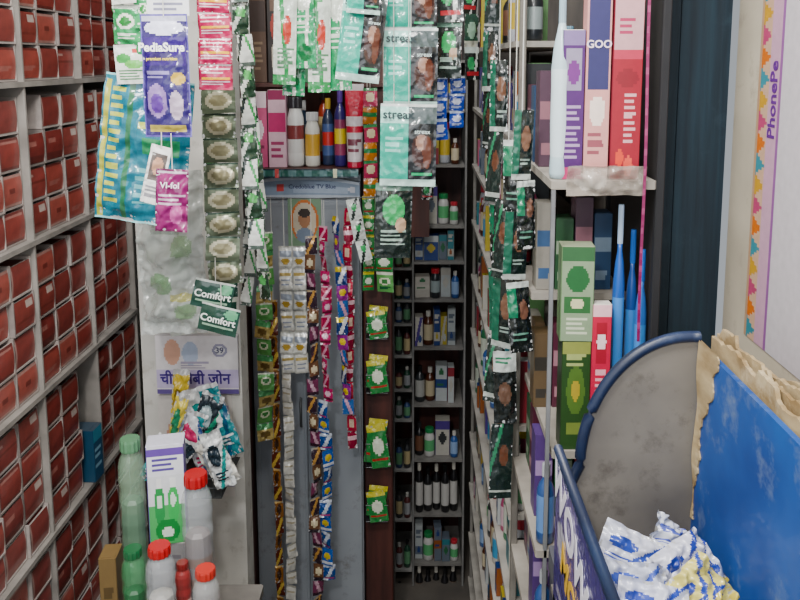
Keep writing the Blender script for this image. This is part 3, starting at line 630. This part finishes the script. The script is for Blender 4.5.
def goods(loc,rotz,maxh,where,group,dark=False,r=rnd,minh=0,pc=.6):
    ax=Vector((1,0,0)); ax.rotate(Matrix.Rotation(rotz,3,'Z'))
    if rotz<0: ax=-ax
    if r.random()<pc:
        cand=[g for g in GC if minh<=g[1]<maxh]
        w,h,m=r.choice(cand)
        obj('carton',m,None,(loc[0]+ax.x*w/2,loc[1]+ax.y*w/2,loc[2]+.0015),(0,0,rotz+r.uniform(-.06,.06)),'printed product carton standing on '+where,'carton',group); return w
    cand=[g for g in GBt if minh<=g[1]<maxh] or GBt; rr,h,c,cp,l,k=r.choice(cand)
    dx=Vector((0,rr,0)); dx.rotate(Matrix.Rotation(rotz,3,'Z'))
    bottle(rr,h,c,cp,l,(loc[0]+dx.x+ax.x*rr,loc[1]+dx.y+ax.y*rr,loc[2]+.0015),'small capped product bottle standing on '+where,'bottle',group,k)
    return rr*2

# ================================================================= END RACK
ex0=-.095; ex1=.2; ey=3.1
er=obj('end_rack',None,None,(0,ey,0),(0,0,0),'dark wooden stock rack closing the narrow aisle','rack')
mx=at(412,300,ey)[0]
for x in (ex0,mx,ex1-.008): obj('upright',boxm('u',x,0,0,x+.008,.28,2.5,DUSTY,'#8b8a88',.001),er)
obj('back_panel',boxm('bk',ex0,.281,0,ex1,.29,2.5,M_WOODD),er)
ev=(60,110,165,226,262,300,348,405,460,515,564,612)
for v in ev:
    z=at(430,v,ey)[1]
    obj('shelf_board',boxm('s',mx+.008,0.002,z-.010,ex1-.009,.28,z,DUSTY,'#85827e',.001),er)
av=(120,190,230,268,300,324,356,390,420,470,520,570,612)
for v in av:
    z=at(400,v,ey)[1]
    obj('shelf_board',boxm('s',ex0+.008,0.002,z-.01,mx-.001,.28,z,DUSTY,'#a8a6a2',.001),er)
def fill(x0,x1,v,hmax,minh=0,pc=.6):
    z=at(430,v,ey)[1]; x=x0+.004
    while x<x1-.062:
        x+=goods((x,ey+.012+rnd.uniform(0,.03),z),0,hmax,'the end rack shelf','goods on the end rack',minh=minh,pc=pc)+.002
    if x<x1-.045: goods((x,ey+.015,z),0,.12 if hmax>.12 else hmax,'the end rack shelf','goods on the end rack',pc=0,minh=0)
for v,hm,mh,pc in ((110,.16,.1,.6),(165,.19,.12,.6),(226,.19,.12,.5),(262,.121,.08,.6),(300,.121,.08,.7),(348,.16,.12,.5),(405,.19,.12,.7),(460,.16,.1,.4),(564,.16,.1,.5)):
    fill(mx+.008,ex1-.008,v,hm,mh,pc)
for v,vt,n in ((515,466,5),(612,570,5)):
    z=at(430,v,ey)[1]; h=at(430,vt,ey)[1]-z
    for i in range(n):
        bottle(.016+.001*(i%2),h*(1-.12*((i*3)%4)/3),'#1b1a1c','#0f0f10' if i%2 else '#c8c4ba','#b8b6b2' if v==515 else '#8a6a50',(mx+.03+i*.036,ey+.03+.01*(i%3),z+.001),'dark glass bottle with pale label in a row','bottle','dark bottles on the rack','round')
for j,v in enumerate(av[2:]):
    z=at(400,v,ey)[1]
    for i in range(2):
        bottle(.014,(.09 if j in (0,1,2,3,5,6) else .12)-.012*((i+j)%2),['#343538','#5a3030','#2a4a3a','#3a4f78'][(i+j)%4],'#c8c6c0' if (j+i)%3==0 else '#202022',['#a7a9ab','#6f9f79','#c8b890'][(i+j)%3],(ex0+.025+i*.033,ey+.025,z+.001),'small dark bottle in narrow bay','bottle','small bottles in narrow bay','round')

# ================================================================= LONG RIGHT RACK
rx0=.225; rx1=.43
lr=obj('aisle_rack',None,None,(0,1.75,0),(0,0,0),'long grimy white-edged stock rack along the aisle','rack')
lz=[2.24,2.02,1.80,1.58,1.36,1.14,.92,.70,.48,.26,.06]
for z in lz: obj('shelf_board',boxm('s',rx0-.008,0,z-.013,rx1,1.33,z,DUSTY,'#b5b0a8',.002),lr)
for y in (0.0,1.325):
    obj('upright',boxm('u',rx0-.002,y-.006,0,rx0+.010,y+.006,2.6,DUSTY,'#8f8c86',.002),lr)
    obj('upright',boxm('u',rx1-.012,y-.006,0,rx1-.001,y+.006,2.6,DUSTY,'#8d8a86',.002),lr)
r2=random.Random(5)
for z in lz[:9]:
    y=1.765
    while y<3.02:
        w=goods((rx0+r2.uniform(.0,.022),y,z),-pi/2,.19,'the aisle rack','goods on the aisle rack',False,r2,minh=.08,pc=.42)
        y+=w+r2.uniform(.002,.010)
bw=PT('#121716',('r',0,0,1,.08,'#b9bfbb'),('r',0,.08,.42,.5,'#1f6a4c'),('e',.68,.4,.2,.14,'#6a4a3c'),('l',.15,.72,.85,.86,3,'#5f8878'))
bw2=PT('#141918',('r',0,.0,1,.28,'#b4bab6'),('l',.1,.08,.8,.2,2,'#2c6a4d'),('e',.5,.58,.28,.16,'#5d4538'))
bw3=PT('#1a2623',('d',1,.8,.5,.08,'#2f6f50'),('r',0,.88,1,.93,'#9fa59f'),('e',.6,.42,.22,.14,'#5a3a2c'))
bw4=PT('#0f1a18',('r',0,0,.36,1,'#1f5844'),('e',.65,.4,.24,.18,'#6a4c3c'),('r',0,.92,1,1,'#a8aea8'),('l',.42,.7,.92,.82,2,'#8fa098'))
SXX=.186
ro=obj('hanging_rail',None,None,(SXX,1.3,2.42),(0,0,0),'steel rail running along the aisle rack','rail')
b=MB(); b.tube([(0,0,0),(0,.75,0)],.004,'#777777'); obj('bar',b.mesh('b',M_WIRE),ro)
for y in (0.03,.72):
    b=MB(); b.tube([(0,y,0),(0,y,.78)],.003,'#777777'); obj('drop_rod',b.mesh('r',M_WIRE),ro)
def side_strip(y,v0,v1,cells,des,wpx,label,rot,tilt=0):
    u=U0+SXX/y*F
    return strip(u,v0,v1,wpx,y,cells,des,label,2.42,rot=rot,tilt=tilt,group='sachet strips along the aisle rack',drift=.006,tw=.5)
side_strip(1.40,110,250,2,[(bw4,GLOSS,20,36),(bw,GLOSS,20,36)],20,'short black and white sachet strip near corner rack',-.2,-.02)
side_strip(1.50,140,350,3,[(bw,GLOSS,20,36),(bw4,GLOSS,20,36)],24,'black, white and green sachet strip',-.3,-.01)
side_strip(1.62,200,495,4,[(bw3,GLOSS,20,36),(bw4,GLOSS,20,36),(bw2,GLOSS,20,36)],24,'long black and white sachet strip',-.35,.02)
side_strip(1.78,60,400,5,[(bw4,GLOSS,18,30),(bw3,GLOSS,18,30),(bw,GLOSS,18,30)],19,'black sachet strip with white tabs',-.4,.0)
side_strip(1.94,-30,150,3,[(bw3,GLOSS,14,24),(bw4,GLOSS,14,24)],16,'short dark green and black sachet strip',-.4,.0)

# ================================================================= NEAR RIGHT UNIT
nu=obj('corner_rack',None,None,(0,1.33,0),(0,0,0),'short corner rack with worn shelf boards','rack')
S1=at(600,177,1.38)[1]; S2=at(600,438,1.38)[1]; S3=S2-.19; S4=S2-.40
SM=(S1+S2)/2
for z,x0,y0 in ((S1,.228,0),(S2,.24,0),(S3,.215,0),(S4,.215,0),(S4-.4,.215,0),(SM,.222,.16)):
    obj('shelf_board',boxm('s',x0,y0,z-.014,.405,.36,z,DUSTY,'#a39d94',.003),nu)
for x,y,cc_ in ((.405,0.0,'#15161a'),(.405,.34,'#15161a'),(.215,.345,'#7f7b74')):
    obj('upright',boxm('u',x,y,0,x+.014,y+.014,2.9,DUSTY,cc_,.002),nu)
obj('side_panel',boxm('sp',.412,.02,0,.418,.34,2.9,DUSTY,'#24201f'),nu)
obj('front_upright',boxm('u',.229,.0,S3-.3,.236,.01,S1-.015,DUSTY,'#7d7f82',.001),nu)
D=1.35
shelfitem_carton(562,30,584,177,D,PT('#48205e',('r',0,0,1,.1,'#7d6a96'),('r',.1,.12,.9,.4,'#8d859c'),('l',.15,.5,.9,.85,8,'#a68fb4'),('e',.5,.28,.3,.08,'#6a2f76'),('r',0,.92,1,1,'#b03a6a')),'#3b1850','deep purple and grey health drink carton',base=S1+.001,ny=50)
o=shelfitem_carton(586,-40,611,177,D,PT('#cc9590',('r',0,0,1,.12,'#e2c8c2'),('r',.06,.14,.94,.58,'#2d2c5a'),('e',.5,.68,.34,.07,'#e9d9cf'),('l',.15,.76,.85,.92,6,'#8b4a55'),('r',0,.95,1,1,'#e9d4cc')),'#c08a88','pink carton with navy front panel',base=S1+.001,ny=60)
text(o,'GOO',.018,(0,-.001,at(0,45,D)[1]-S1),'#ecdcea')
o=shelfitem_carton(613,-40,643,177,D-.004,PT('#8f1c30',('r',0,.0,1,.40,'#c49a9e'),('e',.5,.53,.4,.04,'#7a1828'),('e',.3,.9,.14,.04,'#d04a3a'),('e',.62,.94,.16,.05,'#d4584a'),('l',.15,.26,.7,.34,3,'#a0385a'),('r',0,.40,1,.44,'#b03a50'),('l',.4,.60,.85,.84,9,'#d7a3a8')),'#701828','pink-topped deep red carton with strawberry print',base=S1+.001,nx=24,ny=70)
bottle(.017,.31,'#b0c4cc','#8fa6b2','#c5d4da',(.246,1.365,S1+.001),'tall pale bluish-white plastic bottle','bottle',None,'flask',None,'plastic_bottle')
bottle(.022,.26,'#7f97a4','#5f7f90','#9fb2bc',(.270,1.43,S1+.001),'pale blue translucent plastic bottle','bottle',None,'flask',CLEAR,'plastic_bottle')
x,zt,w,h=R(566,168,645,198,1.325)
obj('plastic_wrap',sheet('pw',w,h,40,16,PT('#b0a79c',('e',.3,.5,.2,.3,'#c9c2b8'),('e',.75,.4,.2,.3,'#938a80')),.004,.012,mat=FILM,seed=21,back='#a89f94'),None,(x,1.318,zt+.004),(.1,0,0),'crumpled clear wrap draped over shelf edge','plastic wrap')
D2=1.336
shelfitem_carton(561,342,590,438,D2,PT('#22401a',('r',0,0,1,.1,'#838a4a'),('e',.5,.45,.33,.22,'#48662a'),('l',.15,.1,.85,.25,3,'#99a46a'),('r',.2,.75,.8,.86,'#6a7a3a'),('e',.5,.45,.15,.1,'#a2903a')),'#1a2e12','dark green carton under a lighter one',base=S2+.001,nx=20,ny=36,top='#3a4a2a')
zz1=at(575,342,D2)[1]
xx,zt,w,h=R(561,247,594,341,D2)
obj('carton',carton('ghee',w,w*.8,zt-zz1-.0015,PT('#7f9276',('r',0,0,1,.16,'#2f5a35'),('e',.5,.34,.36,.14,'#1f5a2e'),('r',.1,.52,.9,.7,'#2d5d32'),('l',.15,.76,.85,.95,4,'#c0c8b0'),('e',.5,.6,.2,.06,'#c9c8a0')),'#5f7a56','#8f987f',24,40),None,(xx,D2,zz1+.0015),(0,0,-.05),'pale and dark green herbal carton stacked on another','carton')
shelfitem_carton(591,305,610,440,D2-.002,PT('#b82a48',('r',0,0,1,.07,'#e9bcc4'),('r',.18,.12,.82,.4,'#981a34'),('e',.5,.25,.25,.06,'#f0d5d8'),('l',.2,.45,.8,.9,10,'#e8a5b0')),'#8a2038','tall red-pink carton beside green ones',base=S2+.001,nx=14,ny=50)
for i,(uu,vt,c) in enumerate(((617,205,'#2c55a0'),(630,230,'#2a4a88'),(640,250,'#3c68b0'))):
    yy=1.37+.03*(i==1)
    xb=at(uu,330,yy)[0]; zt=at(uu,vt,yy)[1]
    bottle(.0105,zt-S2,c,'#9fb3ca' if i<1 else '#2a5fae','#4f86cc',(xb,yy,S2+.001),'slim blue spray bottle on the corner shelf','bottle','blue bottles on the corner shelf','round')
CTNS=[('#4a3442','#88606a'),('#233c5a','#6f8090'),('#54442f','#2a2620'),('#481a2c','#98707a'),('#8a867e','#3a557a'),('#254a2e','#8a9a84')]
for bi_,base in enumerate((S1,S2,SM)):
    for i in range(4):
        c1,c2=CTNS[(i+bi_*2)%6]; h_=[.18,.15,.17,.14][(i+bi_)%4]
        obj('carton',carton('bk1',.034,.05,h_,PT(c1,('r',0,.3,1,.5,c2),('l',.15,.6,.85,.9,5,c2)),c1,c1),None,(.25+.037*i,1.51,base+.001),(0,0,0),'tall carton in a row at the shelf back','carton','cartons at the shelf back')
for zi_,z in enumerate((S1,S2,S3,S4)):
    for i in range(2):
        c1,c2=CTNS[(i*2+zi_+1)%6]
        obj('carton',carton('bk4',.045,.02,.15,PT(c1,('r',0,.3,1,.5,c2),('l',.15,.6,.85,.9,5,c2)),c1,c1),None,((.232 if z==S1 else .243)+.001,1.602+.05*i,z+.001),(0,0,-pi/2),'slim carton facing the aisle on the corner rack','carton','cartons facing the aisle')
for z in (S3,S4):
    for i,(c,cp,l) in enumerate((('#2d4878','#a7abb0','#5d7eaf'),('#983f60','#b6a5aa','#af909a'),('#9fa5a8','#2f4f86','#4c7fa8'),('#a89a42','#555555','#b9b280'))):
        bottle(.0165,.15-.01*(i%2),c,cp,l,(.236+.037*i,1.36+.012*(i%2),z+.001),['blue','pink','white','yellow'][i]+' toiletry bottle on a low shelf','bottle','toiletries on the low shelf','round')
    for i,(c1,c2) in enumerate((('#4a3468','#9880a8'),('#255a3a','#99a994'),('#883440','#b89898'),('#2a4060','#8898ac'))):
        obj('carton',carton('bk3',.034,.05,.165,PT(c1,('r',0,.3,1,.5,c2),('l',.15,.6,.85,.9,4,c2)),c1,c1),None,(.245+.038*i,1.44,z+.001),(0,0,0),'carton behind toiletries on the low shelf','carton','cartons on the low shelf')
xa,za=at(655,-60,1.30); xb,zb_=at(641,345,1.30)
b=MB()
b.grid(lambda s,t:(xa+(xb-xa)*t+(s-.5)*.005,0.004*math.sin(t*9),za+(zb_-za)*t),4,60,PT('#7a2854',('l',0,0,1,1,20,'#8f4068')))
b.grid(lambda s,t:(xa+(xb-xa)*t-(s-.5)*.005,0.0006+0.004*math.sin(t*9),za+(zb_-za)*t),4,60,lambda s,t:'#7a2854')
obj('ribbon',b.mesh('rib',GLOSS),None,(0,1.315,0),(0,0,0),'magenta packing ribbon hanging down the rack post','ribbon')

# ================================================================= POSTER on right wall
ps=obj('payment_poster',None,None,(.579,1.2,2.2),(0,0,0),'payment app poster with orange triangle border and violet lettering','poster')
y1=.579*F/(757-U0); y0=.85; zt=.45; zb=at(760,345,1.3)[1]-CZ
b=MB(); Wp=y1-y0
def pfn(s,t):
    if s<.02: return '#a88a70'
    if s<.085:
        k=(t*26)%1; q=(s-.02)/.065
        i=int(t*26)%4
        return ['#c06a2a','#3f7f8c','#b9903a','#a8486a'][i] if abs(k-.5)<.5*(1-q) else '#c0a088'
    if s<.155: return '#bc98ac'
    if s<.17: return '#8a5a90'
    return '#c4bfc4'
b.grid(lambda s,t:(-.001,y1-1.2-Wp*s,zt+(zb-zt)*t+.0),170,170,pfn)
b.box(-.0008,y0-1.2,zb,.001,y1-1.2,zt,'#cfcacf')
obj('printed_sheet',b.mesh('poster',MATTE),ps)
text(ps,'PhonePe',.036,(-.0018,y1-1.2-Wp*.120,-.065),'#5a2f78',rot=(0,0,-pi/2),spin=pi/2,bold=.02)
# ================================================================= BLUE BIN
bx0=.213; bx1=.425; by1=1.15; by0=.60
bz=1.38
bn=obj('blue_bin',None,None,(0,0,0),(0,0,0),'blue-rimmed open counter bin with curved grey back','bin')
obj('bottom',boxm('bb',bx0,by0,bz-.01,bx1,by1+.01,bz,M_GREYP),bn)
n=28; pts=[]
zl=at(590,465,by1)[1]; zr=at(700,337,by1)[1]
AX=bx0+.040
for i in range(n+1):
    a=i/n*pi/2
    pts.append((bx1-.012-(bx1-.012-AX)*math.cos(a), zl+(zr-zl)*math.sin(a)))
pts2=[(bx0+.012,bz),(bx0+.012,zl-.06)]+pts+[(bx1,zr),(bx1,bz)]
b=MB()
k=len(pts2)
b.v+=[(p[0],by1,p[1]) for p in pts2]+[(p[0],by1+.008,p[1]) for p in pts2]
b.f.append(tuple(range(k))); b.c.append((.3,.3,.3)); b.f.append(tuple(range(2*k-1,k-1,-1))); b.c.append((.3,.3,.3))
for i in range(k):
    j=(i+1)%k; b.f.append((i,i+k,j+k,j)); b.c.append((.3,.3,.3))
obj('back_panel',b.mesh('bkp',M_GREYP),bn)
NAVY=solid('navy_edge_trim','#11182b','#1f2c48',.4,scuff='#3a4660')
b=MB(); b.tube([(bx0+.012,by1+.002,zl-.06)]+[(p[0]-.002,by1+.002,p[1]) for p in pts]+[(bx1,by1+.002,zr)],.0085,'#223a66',10)
obj('rim',b.mesh('rim',NAVY,True),bn)
LZ=at(567,455,1.13)[1]
b=MB()
lp=PT('#43397c',('r',0,.03,.28,.4,'#6a5a94'),('r',0,.7,.5,1,'#4c6aa0'),('d',1,.7,.98,.05,'#c0903a'),('e',.42,.7,.12,.16,'#b9a26a'),('e',.1,.3,.06,.08,'#d0ccda'),('l',.05,.5,.35,.68,3,'#bfb8d0'),('r',.0,.9,1,1,'#2c3f7c'),('d',1,.7,1.12,.02,'#d8d0c0'),('r',0,0,1,.03,'#1c2c5c'))
b.grid(lambda s,t:(bx0-.0,by1-.01-(by1-.01-by0)*s,LZ+(bz-.16-LZ)*t),70,60,lp)
b.box(bx0+.0005,by0,bz-.16,bx0+.01,by1-.01,LZ,'#3c3f55')
lo=obj('printed_side',b.mesh('lp',GLOSS),bn)
text(lo,'WOW',.085,(bx0-.001,1.03,LZ-.065),'#dcd9e4',rot=(0,0,-pi/2),spin=-.25,bold=.03)
text(lo,'MOM',.07,(bx0-.001,1.0,LZ-.15),'#d0a84a',rot=(0,0,-pi/2),spin=-.25,bold=.03)
b=MB(); b.tube([(bx0+.004,by1,LZ),(bx0+.004,by0,LZ)],.0075,'#1d2f5c',8); obj('side_rim',b.mesh('sr',NAVY,True),bn)
RZz=at(712,345,by1)[1]
obj('blue_side',boxm('rp',bx1,.62,bz-.01,bx1+.008,by1+.01,RZz,M_BLUE,'#2a5cab',.001),bn)
def torn(name,x,ya,yb,za,zb,seed,label,th=.004,amp=.02,cat='cardboard',slope=0):
    b=MB(); n=70; top=[];bot=[]
    for i in range(n+1):
        s=i/n; y=ya+(yb-ya)*s
        hf=noise.noise(Vector((s*40,seed,2)))
        top.append((y,za+slope*s+amp*noise.noise(Vector((s*3.3,seed,0)))+amp*.35*hf+(.012 if noise.noise(Vector((s*7,seed,8)))>.2 else 0)))
        bot.append((y,zb))
    i=len(b.v)
    for (y,z) in top: b.v+=[(x+.002*math.sin(y*60+seed),y,z),(x+th+.002*math.sin(y*60+seed),y,z)]
    j=len(b.v)
    for (y,z) in bot: b.v+=[(x,y,z),(x+th,y,z)]
    for q in range(n):
        b.f+=[(i+2*q,i+2*q+2,j+2*q+2,j+2*q),(i+2*q+1,j+2*q+1,j+2*q+3,i+2*q+3),(i+2*q,i+2*q+1,i+2*q+3,i+2*q+2),(j+2*q,j+2*q+2,j+2*q+3,j+2*q+1)]
        b.c+=[(.5,.45,.35)]*4
    return obj(name,b.mesh(name,M_CARD),None,(0,0,0),(0,0,0),label,cat)
torn('torn_cardboard',bx1+.014,1.145,.62,RZz+.016,bz-.01,1,'torn brown cardboard sheet behind the blue panel',.006,.012)
torn('torn_cardboard',bx1+.026,1.15,.62,RZz+.018,bz-.01,4,'frayed beige board layer leaning by the wall',.005,.02,slope=.02)
torn('torn_cardboard',bx1+.038,1.19,.62,RZz-.002,bz-.01,9,'grey-beige board layer leaning by the wall',.006,.016,slope=.05)
torn('torn_cardboard',bx1+.050,1.21,.62,RZz-.03,bz-.01,14,'dull brown card sheet leaning against the wall',.005,.016,slope=.1)
b=MB(); n=70
z_t=RZz+.010; z_b=at(712,515,by1)[1]
for i in range(n+1):
    s=i/n; z=z_t+(z_b-z_t)*s
    yl=1.146; wd=.07*(1-s)**1.2+.035*noise.noise(Vector((s*3.2,3,0)))+.016*noise.noise(Vector((s*11,1,0)))+.006*noise.noise(Vector((s*33,1,0)))
    b.v+=[(bx1-.0035-.006*noise.noise(Vector((s*4,9,9))),yl,z),(bx1-.0025,yl-max(.003,wd),z),(bx1-.0003,yl,z),(bx1-.0003,yl-max(.003,wd),z)]
for i in range(n):
    p=4*i; b.f+=[(p,p+4,p+5,p+1),(p+2,p+3,p+7,p+6),(p+1,p+5,p+7,p+3),(p,p+2,p+6,p+4)]; b.c+=[(.5,.45,.35)]*4
obj('torn_paper',b.mesh('tp',M_CARD),bn)
cc=obj('side_counter',None,None,(0,0,0),(0,0,0),'dark counter carrying the blue bin','counter')
obj('counter_body',boxm('cb',bx0+.016,.62,0,.555,1.27,bz-.05,DUSTY,'#3a3a4a',.01),cc)
obj('counter_top',boxm('ctp',bx0+.016,.62,bz-.05,.56,1.28,bz-.012,DUSTY,'#55565e',.004),cc)
pk=[(642,534,1.04,.10,.08,.35,'#c9cbd9','#3a4c9c','#5f8a70',-.3),(672,542,1.0,.08,.075,-.35,'#cfd0de','#2f3f96','#c9b43e',.4),(634,562,.96,.085,.075,.15,'#bfc3d4','#4a5cb0','#8d93a8',.0),(680,570,.94,.075,.07,-.5,'#d2c878','#33449a','#c9b85a',.5),(654,582,.90,.085,.07,.1,'#c6c9da','#33449a','#7f9ac9',-.2),(672,520,1.08,.06,.07,.7,'#ccd0dc','#5560b0','#c9b43e',.2)]
for i,(uu,vv,y,w,h,tl,c1,c2,c3,rz) in enumerate(pk):
    x,z=at(uu,vv,y)
    fn=PT(c1,('e',.3,.3,.2,.1,c2),('d',1,.8,.9,.05,c2),('d',1,.8,1.2,.03,c2),('e',.7,.7,.22,.12,c2),('e',.7,.7,.12,.06,c3),('l',.1,.5,.5,.65,3,c2),('r',0,.9,1,1,c3))
    obj('crumpled_packet',sheet('pkt',w,h,36,36,fn,.012,.018,mat=GLOSS,seed=i*5+2),None,(x,y,z),(-.7,tl,rz),'crumpled white and blue packet lying in the bin','packet','packets in the bin')
b=MB()
def bagp(s,t):
    x=bx0+.02+(bx1-bx0-.035)*s; y=.70+.43*t
    if not(0<s<1 and 0<t<1): return (x,y,bz+.002)
    return (x,y,bz+.002+.11*math.sin(pi*s)**.35*math.sin(pi*t)**.3*(1+.3*noise.noise(Vector((s*5,t*5,1)))+.12*noise.noise(Vector((s*16,t*16,1)))))
b.grid(bagp,36,44,lambda s,t:'#b7bccc' if noise.noise(Vector((s*9,t*11,4)))<.18 else '#4a569c')
obj('plastic_bag',b.mesh('bag',GLOSS,True),None,(0,0,0),(0,0,0),'lumpy grey-blue plastic bag filling the bin','bag')

# ================================================================= CAMERA + LIGHT
cd=bpy.data.cameras.new('camera'); cam=bpy.data.objects.new('camera',cd); COL.objects.link(cam)
cam.location=(0,0,CZ); cam.rotation_euler=(pi/2-PITCH,0,0)
cd.sensor_width=36; cd.lens=36; cd.shift_x=(400-U0)/800; cd.shift_y=(V0-300)/800
cd.clip_start=.02
SC.camera=cam
def area(loc,rot,sx_,sy_,e,c):
    l=bpy.data.lights.new('area','AREA'); l.shape='RECTANGLE'; l.size=sx_; l.size_y=sy_; l.energy=e; l.color=c
    o=bpy.data.objects.new('area_light',l); COL.objects.link(o); o.location=loc; o.rotation_euler=rot
area((-.3,.7,3.1),(math.radians(20),0,0),.9,.3,46,(1,.98,.95))
area((-.3,-.3,2.9),(math.radians(60),0,0),.12,.12,22,(1,.98,.96))
area((-.2,-.9,2.3),(math.radians(84),0,0),2.0,1.4,24,(.94,.97,1))
area((.0,2.4,3.15),(0,0,0),.2,1.0,11,(.95,.98,1))
w=bpy.data.worlds.new('world'); SC.world=w; w.use_nodes=True
w.node_tree.nodes['Background'].inputs[0].default_value=(.78,.84,.9,1); w.node_tree.nodes['Background'].inputs[1].default_value=.5
